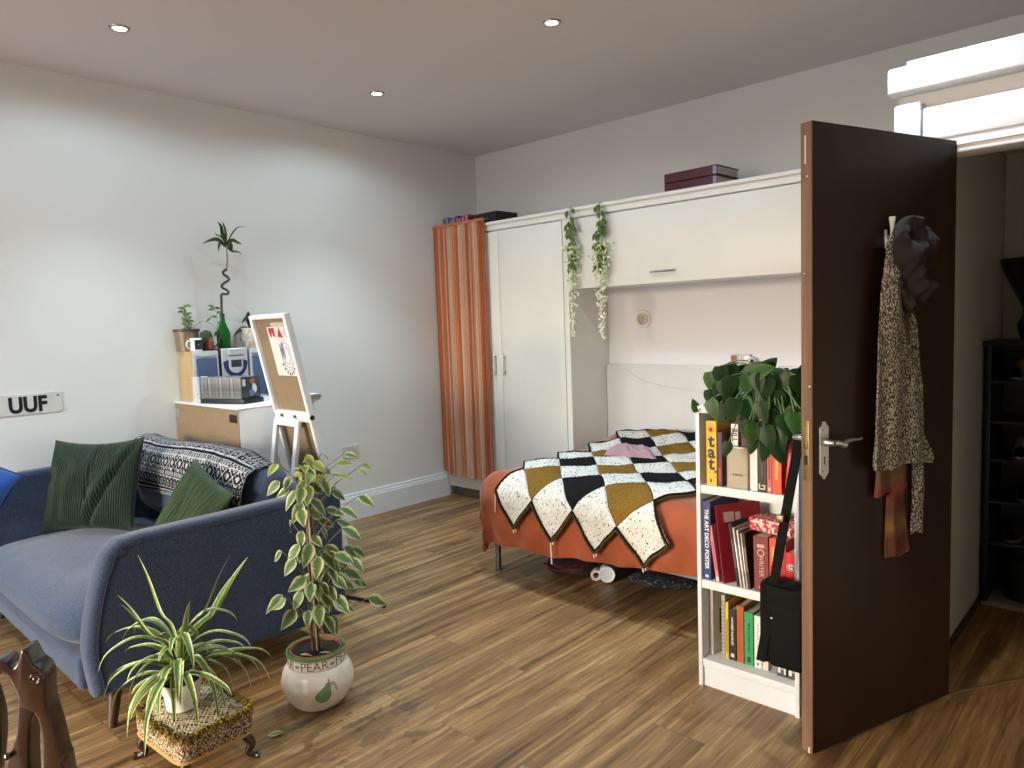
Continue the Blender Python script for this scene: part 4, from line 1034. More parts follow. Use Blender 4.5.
# woven throw over the back cushion: black with white bands of diamonds, zigzags and steps
m_tb = M_fleck('throw black', (19, 19, 25), (44, 44, 52), 200, .66, bs=200, bd=.004); m_tw = M_fleck('throw white', (168, 168, 171), (92, 92, 98), 240, .64, bs=200, bd=.004)
def pat(u, v):
    """u along 1.5 m, v across .62 m from the front hem"""
    x = u * 1.5 * 1.12; y = v * .66 * 1.0
    def tri(a, p): a = (a / p) % 1; return abs(a * 2 - 1)
    if y < .022: return 1 if y > .010 and (x / .006) % 1 < .8 else 0
    if y < .040: return 0
    if y < .048: return 1
    if ((x * 7.3) % 1 < .06) and y > .05: return 0
    if y < .105:                                 # small diamonds
        c = abs((y - .0765) / .0285) + tri(x, .052); 
        return 1 if (.58 < c < .76 or c < .18 or c > 1.62) else 0
    if y < .110: return 1
    if y < .115: return 0
    if y < .135: return 1 if (x / .018) % 1 < .45 else 0
    if y < .139: return 1
    if y < .142: return 0
    if y < .225:                                 # large stepped diamonds
        yy = abs((y - .1835) / .0415); yy = math.floor(yy * 5) / 5; xx = math.floor(tri(x, .105) * 6) / 6
        c = yy + xx
        return 1 if (.75 <= c < .98) or (c < .25) or (1.42 < c < 1.62) else 0
    if y < .233: return 1
    if y < .262: return 1 if abs((y - .233) / .029 - tri(x, .03)) < .25 else 0
    if y < .270: return 1
    k = (y - .27) % .16
    if k < .02: return 0
    if k < .028: return 1
    if k < .085:
        xx = tri(x + .02, .075); yy = abs((k - .0565) / .0285)
        return 1 if (max(xx, yy) > .7 and max(xx, yy) < .9) or max(xx, yy) < .3 else 0
    if k < .093: return 1
    return 1 if abs((k - .093) / .067 - tri(x, .034)) < .22 else 0
def throw_pt(u, v):
    # profile across the cushion: hangs down the front, over the crown, down behind
    a = .62 * v
    x = -4.365 + 1.335 * u
    yfr, ytop, yb = 1.463, 1.585, 1.70
    front = .215 + .012 * math.sin(u * 9) - .02 * u
    p = [(1.475, .600 - .008 * math.sin(u * 11) + .02 * u), (1.470, .66), (1.480, .735), (1.505, .80), (1.545, .836), (1.60, .850), (1.655, .842), (1.705, .80), (1.725, .74), (1.735, .70)]
    k = v * (len(p) - 1); i = min(int(k), len(p) - 2); f = k - i
    y = p[i][0] + (p[i + 1][0] - p[i][0]) * f; z = p[i][1] + (p[i + 1][1] - p[i][1]) * f
    sag = -.012 * math.sin(u * PI * 2.2) + .006 * noise.noise((u * 9, v * 5, 2))
    endd = smooth(.86, 1.0, u)
    y2 = y - .011 + .006 * noise.noise((u * 14, v * 8, 5))
    z2 = z + sag * smooth(.1, .5, v) - .03 * endd * smooth(.2, .6, v) + .018
    x += .03 * endd * smooth(.7, .3, v) - .02 * endd * smooth(.3, .0, v)
    return Vector((x, y2, z2))
tw = MB().grid(420, 130, throw_pt, mi=lambda u, v: pat(u, v))
tt = thing('throw', 'black and white patterned woven throw draped over the sofa back cushion', 'throw', (-3.7, 1.6, .45))
build('cloth', tw, [m_tb, m_tw], tt, mods=(('SOLIDIFY', dict(thickness=.005, offset=1)),))
fr = MB()
for k in range(150):
    p = throw_pt(k / 149, 0); fr.tube([p, p + Vector((rnd.uniform(-.003, .003), -.003, -.010)), p + Vector((rnd.uniform(-.005, .005), -.002, -.02))], .0013, 4)
for k in range(60):
    p = throw_pt(1, k / 75); fr.tube([p, p + Vector((.012, -.002, -.002 + rnd.uniform(-.003, .003)))], .0014, 4)
build('fringe', fr, m_tw, tt)

# cushions
def pillow(w, h, tck, seed, pleats=0, amp=.0, nu=64, crease=None, sag=0.):
    def side(sg):
        def fn(u, v):
            a, b_ = u * 2 - 1, v * 2 - 1
            prof_ = ((1 - abs(a) ** 2.6) ** .55) * ((1 - abs(b_) ** 2.6) ** .55)
            pin = 1 - .07 * (1 - abs(a) ** 2) * abs(b_) ** 4; pin2 = 1 - .07 * (1 - abs(b_) ** 2) * abs(a) ** 4
            x = a * w / 2 * pin2; y = b_ * h / 2 * pin - sag * (1 - a * a) * smooth(-.3, 1, b_)
            z = tck / 2 * prof_ * (1 + .22 * noise.noise((a * 1.6, b_ * 1.6, seed)))
            if crease and sg > 0: z += crease(a, b_) * prof_
            if pleats: z += amp * math.sin(a * pleats + 1.2 * noise.noise((a * 2, b_ * 2, seed + 5)) * 2) * min(1, prof_ * 2)
            return Vector((x, y, sg * z))
        return fn
    mb = MB(); mb.grid(nu * 2 if pleats else nu, nu // 2, side(1)); b0 = MB().grid(nu, nu // 2, side(-1)); b0.f = [f[::-1] for f in b0.f]
    mb.add(b0.v, b0.f, 0, None, True); return mb
m_green = M('dark green velvet', (24, 39, 24), .7, var=.25, scale=6, bs=70, bd=.001, sheen=.15, spec=.3, stretch=(3, 1, 1)); m_green2 = M('moss green velvet', (36, 57, 30), .7, var=.2, scale=6, bs=70, bd=.001, sheen=.155, spec=.3, stretch=(3, 1, 1))
def place(o, c, xdir, up):
    x = Vector(xdir).normalized(); y = Vector(up); y = (y - x * y.dot(x)).normalized(); z = x.cross(y)
    o.matrix_world = Matrix(((x.x, y.x, z.x, c[0]), (x.y, y.y, z.y, c[1]), (x.z, y.z, z.z, c[2]), (0, 0, 0, 1)))
def crz(a, b_):
    d1 = a - .12 - .10 * b_; d2 = a - .55 - .55 * b_ * .8
    return -.020 * math.exp(-(d1 / .05) ** 2) * smooth(-1, -.2, b_) - .026 * math.exp(-(d2 / .06) ** 2) + .014 * math.exp(-((d2 + .15) / .1) ** 2)
t = thing('cushion', 'large dark green pleated velvet cushion leaning in the sofa corner', 'cushion', group='velvet cushions on the sofa')
build('cushion_cover', pillow(.55, .475, .16, 3, 150, .0028, 70, crz, .012), m_green, t, world=False)
place(t, (-4.075, 1.205, .685), (.865, .50, .03), (-.14, .28, .95))
t = thing('cushion', 'smaller moss green cushion tilted between the throw and the near arm', 'cushion', group='velvet cushions on the sofa')
build('cushion_cover', pillow(.42, .45, .13, 8, 110, .0026, 60, lambda a, b_: -.012 * math.exp(-((a + b_ * .4) / .1) ** 2)), m_green2, t, world=False)
place(t, (-3.22, 1.32, .61), (.9, -.05, -.25), (.34, .42, .76))
t = thing('cushion', 'bright blue velvet cushion at the wall end of the sofa', 'cushion')
build('cushion_cover', pillow(.42, .42, .15, 12, 0, 0, 40), M('royal blue velvet', (26, 84, 168), .65, var=.15, scale=8, sheen=.5, bs=90, bd=.001), t, world=False)
build('piping', MB().tube([(x * .21 * (1 - .05 * (1 - y * y)) , y * .21 * (1 - .05 * (1 - x * x)), 0) for x, y in [(1, s / 6) for s in range(-6, 7)] + [(-s / 6, 1) for s in range(-5, 7)] + [(-1, -s / 6) for s in range(-5, 7)] + [(s / 6, -1) for s in range(-5, 7)]], .004, 6), M('blue piping', (20, 62, 132), .7), t, world=False)
place(t, (-4.27, .665, .715), (.1, .80, -.58), (-.35, .60, .72))

# number plate on the wall
t = thing('number_plate', 'white vehicle number plate with black letters fixed to the white wall', 'number plate', (XL, .96, 1.093))
pm = frame((XL + .0005, .96, 1.093), (0, 1, 0), (0, 0, 1))
def rrect(w, h, r, n=6): return [(sx_ * (w / 2 - r) + r * math.cos(a), sy_ * (h / 2 - r) + r * math.sin(a)) for sx_, sy_, a0 in ((1, 1, 0), (-1, 1, 90), (-1, -1, 180), (1, -1, 270)) for a in [R(a0 + 90 * k / n) for k in range(n + 1)]]
build('plate', MB().prism(rrect(.52, .111, .012), .004, mat=pm, bev=.001), M('reflective white plate', (206, 206, 200), .45, var=.06, scale=10), t)
lm = text_mb('UUF', .108, .0008, offset=.0042, spacing=1.0)
xs_ = [v[0] for v in lm.v]; ys_ = [v[1] for v in lm.v]
sx_, sy_ = .178 / (max(xs_) - min(xs_)), .088 / (max(ys_) - min(ys_)); cx_, cy_ = (max(xs_) + min(xs_)) / 2, (max(ys_) + min(ys_)) / 2
lm.v = [((x - cx_) * sx_, (y - cy_) * sy_, z) for x, y, z in lm.v]
build('lettering', xf(lm, pm @ Matrix.Translation((.100, -.002, .0045))), M('plate black', (14, 14, 15), .5), t)
sc_ = MB().lathe([(.006, 0), (.005, .002), (.0005, .0025)], 12, mat=pm @ Matrix.Translation((.242, .035, .004)))
build('screw', sc_, M('screw grey', (110, 108, 104), .5, .5), t)

# wall socket
t = thing('wall_socket', 'white double wall socket above the skirting board', 'socket', (XL, 3.085, .52))
pm2 = frame((XL + .0005, 3.085, .52), (0, 1, 0), (0, 0, 1))
build('faceplate', MB().prism(rrect(.148, .088, .006), .008, mat=pm2, bev=.002), M('socket white', (206, 200, 190), .4), t)
hl = MB()
for cx in (-.037, .037):
    for a, b_, w_, h_ in ((0, .002, .005, .009), (-.011, -.018, .008, .005), (.011, -.018, .008, .005)): hl.box((cx + a - w_ / 2, b_ - h_ / 2, .0078), (cx + a + w_ / 2, b_ + h_ / 2, .0088), mat=pm2)
build('pin_holes', hl, M('socket hole', (70, 66, 62), .6), t)
for cx in (-.022, .022): build('switch', MB().box((cx - .006, .018, .008), (cx + .006, .034, .0115), bev=.001, mat=pm2), M('socket white', (206, 200, 190)), t)

# ================================================================ chest with its hardboard back to the sofa
HX0, HX1, HY0, HY1, HH = -4.52, -3.705, 1.825, 2.29, 1.026
m_hard = M('hardboard', (142, 120, 93), .75, var=.06, scale=25, bs=220, bd=.0004)
t = thing('chest_of_drawers', 'white chest of drawers with its brown hardboard back turned to the sofa', 'chest', (-4.08, 2.1, 0))
build('top', MB().box((HX0, HY0 - .004, HH - .008), (HX1 + .005, HY1 + .02, HH), bev=.002), m_white, t)
build('side_panel', MB().box((HX1 - .018, HY0 + .003, 0), (HX1, HY1, HH - .0085), bev=.001), m_white, t)
build('side_panel', MB().box((HX0, HY0 + .003, 0), (HX0 + .018, HY1, HH - .0085), bev=.001), m_white, t)
bk = build('back_panel', MB().box((HX0, HY0, .02), (HX1 - .001, HY0 + .003, HH - .0085)), m_hard, t)
build('slot', MB().box((-3.812, HY0 - .0012, .945), (-3.722, HY0 - .0002, .990)), m_dark, bk)
build('bracket', MB().box((-4.515, HY0 - .002, .935), (-4.45, HY0 - .0002, .985)), M('grey tape', (150, 146, 140), .5, .3), bk)
for k in range(4):
    z = .05 + k * .236
    d = build('drawer', MB().box((HX0 + .02, HY1 - .4, z), (HX1 - .02, HY1 - .001, z + .21)).box((HX0 + .004, HY1, z - .01), (HX1 - .002, HY1 + .018, z + .222), bev=.002), m_white, t)
    build('knob', MB().lathe([(.006, 0), (.006, .012), (.014, .018), (.014, .024), (.0005, .028)], 16, mat=frame((-4.1, HY1 + .018, z + .106), (1, 0, 0), (0, 0, -1))), m_white, d)

# stereo: two wood-sided speakers and the player between them
m_beech = M_wood('beech veneer', (172, 144, 104), (190, 162, 120), 6, (10, 10, .8), .5); m_sil = M('silver plastic', (196, 198, 202), .35, .35, .03, 40)
m_blue = M('blue speaker cloth', (68, 86, 116), .75, var=.06, scale=40, bs=900, bd=.0005)
SZ = HH + .0005
def speaker(y0, lab):
    x0, x1, w, h = -4.518, -4.315, .155, .305
    t = thing('speaker', lab, 'speaker', (x0, y0, SZ), 0, 'stereo speakers on the chest')
    build('cabinet', MB().box((x0, y0, SZ), (x1, y0 + w, SZ + h), bev=.001), m_beech, t)
    b0 = build('front_bezel', MB().box((x1 + .0004, y0, SZ), (x1 + .014, y0 + w, SZ + h), bev=.004), m_sil, t)
    build('grille', MB().box((x1 + .012, y0 + .016, SZ + .012), (x1 + .021, y0 + w - .012, SZ + h - .042), bev=.005, seg=3), m_blue, t)
    build('brow', MB().tube([(x1 + .015, y0 + .014, SZ + h - .028), (x1 + .020, y0 + w / 2, SZ + h - .031), (x1 + .015, y0 + w - .012, SZ + h - .028)], .0045, 8), m_chrome, t)
speaker(1.862, 'blue-fronted speaker with a beech side, nearest the sofa'); speaker(2.218, 'blue-fronted speaker partly behind the leaning white frame')
t = thing('hifi', 'silver and blue compact disc player standing between the two blue speakers', 'stereo', (-4.42, 2.12, SZ))
y0, y1 = 2.026, 2.210; x1 = -4.318
build('casing', MB().box((-4.5, y0 + .004, SZ), (x1, y1 - .004, SZ + .313), bev=.006), M('graphite plastic', (52, 54, 60), .5), t)
build('front_panel', MB().box((x1 + .0004, y0 + .012, SZ), (x1 + .016, y1 - .003, SZ + .315), bev=.01, seg=3), m_sil, t)
fm = frame((x1 + .0165, (y0 + y1) / 2 + .004, SZ + .202), (0, 1, 0), (0, 0, 1))
build('dial', MB().prism([(.078 * math.cos(a), .03 + .098 * math.sin(a)) for a in [PI + PI * k / 24 for k in range(25)]] + [(.052, .04), (-.052, .04)], .006, mat=fm, bev=.002), M('deep blue panel', (34, 50, 96), .3), t)
build('display_frame', MB().prism([(.045, .108), (-.045, .108), (-.045, .0)] + [(.045 * math.cos(a), .0 + .042 * math.sin(a)) for a in [PI + PI * k / 16 for k in range(1, 16)]] + [(.045, 0)], .013, mat=fm, bev=.003), m_sil, t)
build('display', MB().box((-.032, -.005, .0125), (.034, .04, .0142), mat=fm, bev=.001), M('display glass', (42, 50, 62), .2), t)
build('disc_slot', MB().box((-.05, .064, .0125), (.05, .070, .0135), mat=fm), m_dark, t)

# disc rack with clear cases
ra = R(17); rm = Matrix.Translation((-3.895, 1.952, HH + .0005)) @ Matrix.Rotation(ra, 4, 'Z')
t = thing('disc_rack', 'black tray holding a row of clear disc cases on the white chest', 'disc rack', tuple(rm @ Vector((-.18, .08, 0))))
build('tray', MB().box((-.34, 0, 0), (.004, .155, .028), bev=.003, mat=rm), m_dark, t)
m_clear = M('clear disc case', (120, 124, 128), .15, var=.05, scale=80, spec=.8)
N_ = 32
cds = [M('disc spine %d' % i, c, .3, var=.25, scale=80) for i, c in enumerate(((112, 112, 110), (86, 84, 80), (142, 142, 140), (62, 60, 58), (124, 118, 108), (98, 102, 108)))]
for k in range(N_):
    x = -.325 + .304 * k / (N_ - 1)
    if k == N_ - 1:
        t = thing('disc_case', 'front disc case of the black rack with an orange and white picture cover', 'disc case', tuple(rm @ Vector((x, .08, .0285))), 0)
    else:
        t = thing('disc_case', 'clear disc case standing in the row in the black tray rack', 'disc case', tuple(rm @ Vector((x, .08, .0285))), 0, 'clear disc cases in the black rack')
    h_ = .125
    build('case', MB().box((x, .008, .0285), (x + .0088, .148, .0285 + h_), bev=.001, mat=rm), m_clear if k < N_ - 1 else M('dark disc cover', (44, 46, 54), .2), t)
    build('spine_label', MB().box((x + .0015, .0068, .036), (x + .007, .0082, .0285 + h_ - .006), mat=rm), cds[(k * 5 + k // 3) % 6], t)
    if k == N_ - 1:
        xx = x + .0089
        cm_ = rm @ frame((xx, .078, .09), (0, 1, 0), (0, 0, 1))
        def blob(cx, cy, rx, ry_, n=18, ph=0): return [(cx + rx * math.cos(2 * PI * k / n) * (1 + .12 * math.sin(6 * PI * k / n + ph)), cy + ry_ * math.sin(2 * PI * k / n)) for k in range(n)]
        build('cover_print', MB().prism(blob(.012, .036, .020, .018), .0003, mat=cm_), M('print orange brown', (168, 92, 56), .3), t)
        build('cover_print', MB().prism(blob(.024, -.006, .018, .030, ph=2), .0004, mat=cm_), M('print pale blue white', (206, 212, 220), .3), t)
        build('cover_print', MB().prism(blob(.004, -.030, .022, .018, ph=1), .0005, mat=cm_), M('print mid blue', (84, 112, 156), .3), t)
        build('price_label', MB().box((-.062, .012, 0), (-.042, .05, .0006), mat=cm_), M('label white', (216, 216, 214), .5), t)
t = thing('disc_box', 'empty clear plastic box at the wall end of the disc rack', 'box', tuple(rm @ Vector((-.375, .03, 0))))
mg, nt_, b_n = new_mat('clear plastic'); b_n.inputs['Base Color'].default_value = (.93, .95, .96, 1); b_n.inputs['Roughness'].default_value = .12; b_n.inputs['Alpha'].default_value = .22
def openbox(lo, hi, th): return MB().box(lo, (hi[0], hi[1], lo[2] + th), mat=rm).box((lo[0], lo[1], lo[2] + th), (lo[0] + th, hi[1], hi[2]), mat=rm).box((hi[0] - th, lo[1], lo[2] + th), hi, mat=rm).box((lo[0] + th, lo[1], lo[2] + th), (hi[0] - th, lo[1] + th, hi[2]), mat=rm).box((lo[0] + th, hi[1] - th, lo[2] + th), (hi[0] - th, hi[1], hi[2]), mat=rm)
build('box_body', openbox((-.405, .004, 0), (-.345, .066, .15), .003), mg, t)
build('rim', MB().box((-.407, .002, .147), (-.343, .007, .156), bev=.002, mat=rm).box((-.407, .063, .147), (-.343, .068, .156), bev=.002, mat=rm), M('clear rim', (190, 196, 200), .2), t)
# booklets on the chest beyond the frame
for k, (c, lab) in enumerate((((214, 212, 208), 'white booklet at the bottom of the small pile on the far end of the chest'), ((52, 52, 56), 'dark booklet in the middle of the small pile on the far end of the chest'), ((206, 206, 206), 'white booklet at the top of the small pile on the far end of the chest'))):
    t = thing('booklet', lab, 'booklet', (-3.75, 2.26, HH + .0005 + k * .0125), R(6 + k * 5), 'booklets on the chest')
    build('cover', MB().box((-.075, -.055, 0), (.075, .055, .002)).box((-.075, -.055, .0095), (.075, .055, .0115)).box((-.075, .053, .002), (.075, .055, .0095)), M('booklet %d' % k, c, .5), t, world=False)
    build('pages', MB().box((-.073, -.053, .0022), (.073, .0525, .0093)), m_page, t, world=False)

# ---------------------------------------------------------------- leaning standing mirror seen from its back
az = R(91); DX = Vector((math.sin(az), math.cos(az), 0)); foot = Vector((-3.275, 2.205, 0)); topp = Vector((-3.330, 1.886, 1.519))
UPV = (topp - foot - DX * (topp - foot).dot(DX)); FH = UPV.length; UPV.normalize()
NB = DX.cross(UPV)                # faces the sofa side
FW = .375
mm = Matrix(((DX.x, UPV.x, NB.x, foot.x), (DX.y, UPV.y, NB.y, foot.y), (DX.z, UPV.z, NB.z, foot.z), (0, 0, 0, 1)))   # x: 0 at right edge, negative to the left
t = thing('standing_mirror', 'leaning white framed standing mirror seen from its brown board back', 'mirror', (-3.53, 2.1, 0))
fd = .034
for nm, lo, hi in (('frame_side', (-.024, 0.005, -fd), (0, FH, 0)), ('frame_side', (-FW, 0.005, -fd), (-FW + .024, FH, 0)), ('frame_rail', (-FW + .0245, FH - .022, -fd), (-.0245, FH, 0)), ('frame_rail', (-FW + .0245, .03, -fd), (-.0245, .055, 0))):
    build(nm, MB().box(lo, hi, bev=.002, mat=mm), m_white, t)
build('back_board', MB().box((-FW + .024, .05, -fd + .008), (-.024, FH - .02, -fd + .014), mat=mm), m_hard, t)
build('mirror_glass', MB().box((-FW + .024, .05, -fd + .001), (-.024, FH - .02, -fd + .0075), mat=mm), M('mirror silver', (220, 222, 224), .04, 1., 0), t)
hz = 1.005
build('cross_rail', MB().box((-FW + .0245, hz - .03, -.022), (-.0245, hz + .022, .0), bev=.002, mat=mm), m_white, t)
# prop: hinged A-leg hanging from the cross rail
zr = mm @ Vector((-FW / 2, hz - .02, .012))
PV = Vector((0, -.16, -1)).normalized(); PZ = zr.z / -PV.z
pm_ = lambda x: mm @ Vector((x, hz - .02, .012))
pr_ = t
def bar(a, b_, w, th, nv):
    d = (b_ - a); L_ = d.length; d.normalize(); s_ = nv.cross(d).normalized()
    return MB().box((-w / 2, 0, -th / 2), (w / 2, L_, th / 2), bev=.0015, mat=frame(a, s_, d))
nrm = DX.cross(PV)
a0, a1 = pm_(-FW + .045), pm_(-.105)
lg = []
legL = build('prop_leg', bar(a0, a0 + PV * PZ, .034, .02, nrm), m_white, t); legR = build('prop_leg', bar(a1, a1 + PV * PZ, .034, .02, nrm), m_white, t)
build('prop_rail', bar(a0 + DX * .018 + PV * .012, a1 - DX * .018 + PV * .012, .045, .02, nrm), m_white, t)
build('prop_rail', bar(a0 + DX * .018 + PV * .34, a1 - DX * .018 + PV * .34, .012, .012, nrm), M('thin rod', (150, 146, 140), .5), t)
for x in (-FW + .09, -.15): build('hinge', MB().box((x - .012, hz - .025, .0002), (x + .012, hz + .004, .006), bev=.001, mat=mm), M('hinge metal', (96, 92, 86), .4, .8), t)
for x in (-FW + .002, -.002): build('pivot_bolt', MB().lathe([(.014, 0), (.013, .006), (.0005, .008)], 16, mat=mm @ frame((x, hz - .005, -.012), (0, 1, 0), (0, 0, 1) if x > -.1 else (0, 0, -1))), M('bolt metal', (70, 68, 66), .45, .8), t)
# pinned drawing
pz = -fd + .0150
t = thing('drawing', 'childlike blue and red drawing on paper pinned to the brown mirror back', 'drawing', tuple(mm @ Vector((-.13, 1.26, pz))))
build('paper', MB().box((-.245, 1.222, pz), (-.03, 1.485, pz + .0012), mat=mm), M('drawing paper', (224, 222, 218), .8), t)
build('backing_sheet', MB().box((-.195, 1.46, pz - .0003), (-.03, 1.508, pz + .0006), mat=mm), M('grey backing sheet', (196, 190, 180), .8), t)
dm = mm @ Matrix.Translation((-.125, 1.345, pz + .0013))
inkb = M('blue crayon', (70, 84, 150), .8); inkr = M('red crayon', (196, 40, 66), .8)
sk_ = MB()
for rr, tt_ in ((1., 0), (.8, .6), (.55, 1.1)):
    pts = [(.055 * rr * math.cos(a) + .02, -.015 + .082 * rr * math.sin(a) * (1 + .06 * math.sin(5 * a + tt_)), 0) for a in [2 * PI * k / 30 for k in range(31)]]
    sk_.tube([dm @ Vector(p) for p in pts], .0013, 4)
for k in range(9):
    a = PI * (1.15 + .9 * k / 9); sk_.tube([dm @ Vector((.02 + .06 * math.cos(a), -.02 + .085 * math.sin(a), 0)), dm @ Vector((.02 + .072 * math.cos(a), -.02 + .10 * math.sin(a), 0))], .004, 5)
sk_.tube([dm @ Vector(p) for p in ((-.03, .05, 0), (-.02, -.03, 0), (-.01, .04, 0), (.005, -.03, 0), (.0, .06, 0), (-.02, .02, 0), (.01, .01, 0))], .0022, 4)
build('blue_sketch', sk_, inkb, t)
rs = MB().prism([(-.105, .135), (-.045, .135), (-.050, .088), (-.066, .088), (-.075, .115), (-.085, .088), (-.10, .088)], .001, mat=dm).prism([(-.022, .086), (.028, .082), (.004, .138)], .001, mat=dm)
build('red_shapes', rs, inkr, t)
build('pale_shape', MB().tube([dm @ Vector(p) for p in ((.075, .13, 0), (.055, .12, 0), (.06, .09, 0), (.08, .085, 0), (.075, .13, 0))], .002, 4), M('pale blue crayon', (150, 160, 186), .8), t)

# strap lying on the floor behind the sofa
t = build('cable', MB().tube(catmull([(-3.34, 2.09, .010), (-3.22, 2.115, .011), (-3.10, 2.15, .010), (-3.02, 2.17, .011), (-2.95, 2.165, .009)], 6), [.009] * 24 + [.011], 8), m_dark)
tag(t, 'short black cable end lying on the floor beside the mirror foot', 'cable')
# ================================================================ plants and small things on the stereo
TZ = SZ + .3155          # top of the stereo
m_soil = M('dark compost', (40, 30, 24), .95, var=.5, scale=120, bs=160, bd=.01, bstr=.8)
m_terra = M('terracotta', (150, 92, 66), .8, var=.08, scale=30)
m_vgreen = M_leaf('plain green leaf', (44, 66, 40), (58, 82, 50))
m_varieg = M_leaf('cream edged leaf', (86, 112, 66), (192, 198, 150), .66, .22)
# bronze pot with a small trailing plant
pc = Vector((-4.45, 1.898, SZ + .3055))
t = thing('pot_plant', 'small trailing variegated plant in a tapered bronze pot on the first speaker', 'pot plant', tuple(pc))
build('pot', MB().lathe([(.052, 0), (.072, .118), (.075, .12), (.075, .134), (.071, .134), (.068, .118), (.0005, .116)], 36, pc), M('bronze metallic', (150, 132, 112), .35, .6, .05, 40), t)
build('pot_rim', MB().lathe([(.0755, .121), (.0765, .128), (.0755, .136), (.071, .136)], 36, pc), M('brown rim', (84, 52, 42), .5), t)
fo = MB(); stm = MB()
rg = random.Random(11)
for (dx, dy, h_, n_) in ((-.01, .0, .17, 16), (.006, .018, .10, 8), (-.02, .02, .12, 8)):
    b0 = pc + Vector((0, 0, .116)); e = b0 + Vector((dx, dy, h_))
    stm.tube([b0, b0.lerp(e, .5) + Vector((.004, .004, 0)), e], .0016, 5)
    for k in range(n_):
        f = .15 + .85 * k / n_; p = b0.lerp(e, f); a = rg.uniform(0, 2 * PI)
        leaf_strip(fo, p, (.2 * math.cos(a), math.sin(a), rg.uniform(-.3, .6)), (1, -.3, .5), rg.uniform(.03, .048), rg.uniform(.02, .03), .4, 2, 4)
vn = catmull([tuple(pc + Vector(p)) for p in ((.01, .02, .12), (.02, .06, .165), (.02, .10, .18), (.02, .145, .165), (.015, .175, .14), (.015, .185, .118))], 5)
stm.tube(vn, .0013, 5)
v2 = catmull([tuple(pc + Vector(p)) for p in ((.015, .182, .13), (.02, .19, .18), (.02, .185, .23), (.02, .175, .262))], 4); stm.tube(v2, .0012, 5)
for p, a in ((v2[3], .4), (v2[6], 2.8), (v2[8], .5), (v2[-1], 0), (v2[-1], 2.2), (v2[-2], 3.4), (vn[-1], 4.4), (vn[-1], 5.2), (vn[12], 1.2)):
    leaf_strip(fo, p, (.1, math.cos(a), .4 * math.sin(a)), (1, -.2, .6), .046, .026, .3, 2, 4)
build('leaves', fo, m_varieg, t); build('stem', stm, M('green stem', (92, 108, 66), .6), t)
# cactus in a dark glass behind the mug
pc2 = Vector((-4.38, 1.985, SZ + .3055))
t = thing('cactus', 'tiny dark spiky cactus in a black cup behind the white mug', 'cactus', tuple(pc2))
build('cup', MB().lathe([(.034, 0), (.038, .055), (.036, .055), (.033, .02), (.0005, .02)], 24, pc2), M('black cup', (26, 28, 28), .35), t)
build('cactus_body', MB().lathe([(.030, .045), (.036, .07), (.035, .095), (.026, .115), (.010, .124), (.0005, .125)], 40, pc2, wob=lambda th, z: 1 + .08 * math.cos(10 * th)), M('cactus green', (52, 66, 46), .8, bs=200, bd=.002), t)
spn = MB()
for k in range(10):
    for j in range(5):
        a = 2 * PI * k / 10; z = .055 + j * .014; r_ = .036 - .010 * max(0, z - .09) / .03
        p = pc2 + Vector((r_ * math.cos(a), r_ * math.sin(a), z)); spn.tube([p, p + Vector((.012 * math.cos(a), .012 * math.sin(a), .005))], [.0007, .0003], 3)
build('spines', spn, M('pale spine', (176, 170, 150), .6), t)
# mug
pm3 = Vector((-4.345, 1.905, SZ + .3055))
t = thing('mug', 'white mug with a square black print standing before the bronze pot', 'mug', tuple(pm3))
mg_ = build('mug_body', MB().lathe([(.030, 0), (.034, .003), (.034, .078), (.0325, .08), (.031, .078), (.031, .006), (.0005, .006)], 32, pm3), M('white china', (228, 226, 222), .25), t)
build('print', MB().grid(12, 4, lambda u, v: pm3 + Vector((.0344 * math.cos(-.62 + 1.5 * u), .0344 * math.sin(-.62 + 1.5 * u), .010 + .058 * v))), M('black mug print', (34, 34, 36), .4), t)
build('print_line', MB().grid(6, 1, lambda u, v: pm3 + Vector((.0347 * math.cos(-.2 + .5 * u), .0347 * math.sin(-.2 + .5 * u), .036 + .006 * v))), M('grey print line', (120, 120, 120), .4), t)
build('handle', MB().tube(catmull([tuple(pm3 + Vector(p)) for p in ((.004, -.032, .066), (.006, -.052, .062), (.008, -.060, .040), (.006, -.050, .020), (.004, -.032, .016))], 6), .0045, 8), M('white china', (228, 226, 222)), t)
# red figure
pb = Vector((-4.335, 1.99, SZ + .3155))
t = thing('figurine', 'small dark red pointed figure beside the green bottle', 'figurine', tuple(pb))
build('figure_body', MB().lathe([(.020, 0), (.023, .012), (.020, .032), (.022, .042), (.015, .056), (.006, .068), (.0005, .076)], 16, pb, wob=lambda th, z: 1 + .14 * math.cos(2 * th)), M('brick red glaze', (120, 44, 34), .6), t)
build('figure_tail', MB().tube(catmull([tuple(pb + Vector(p)) for p in ((-.003, .012, .008), (-.005, .035, .016), (-.008, .055, .045), (-.01, .065, .07))], 4), .005, 6), M('dark twig', (52, 50, 40), .7), t)
# bottle with spiral lucky bamboo
bc_ = Vector((-4.40, 2.105, TZ))
t = thing('green_bottle', 'green glass bottle standing on the disc player', 'bottle', tuple(bc_))
mgl, nt_, b_n = new_mat('green bottle glass'); b_n.inputs['Base Color'].default_value = rgb(38, 122, 48); b_n.inputs['Roughness'].default_value = .08; b_n.inputs['Transmission Weight'].default_value = .55; b_n.inputs['IOR'].default_value = 1.3
build('glass', MB().lathe(catmull([(.034, 0), (.040, .004), (.040, .035), (.0415, .06), (.041, .085), (.036, .112), (.024, .14), (.0165, .165), (.0150, .195), (.0155, .212), (.0128, .213), (.0125, .19), (.022, .14), (.034, .105), (.0375, .06), (.037, .01), (.0005, .008)], 3), 36, bc_), mgl, t)
build('water', MB().lathe([(.0005, .010), (.0345, .012), (.0345, .045), (.0005, .045)], 24, bc_), M('dark water', (30, 62, 34), .2), t)
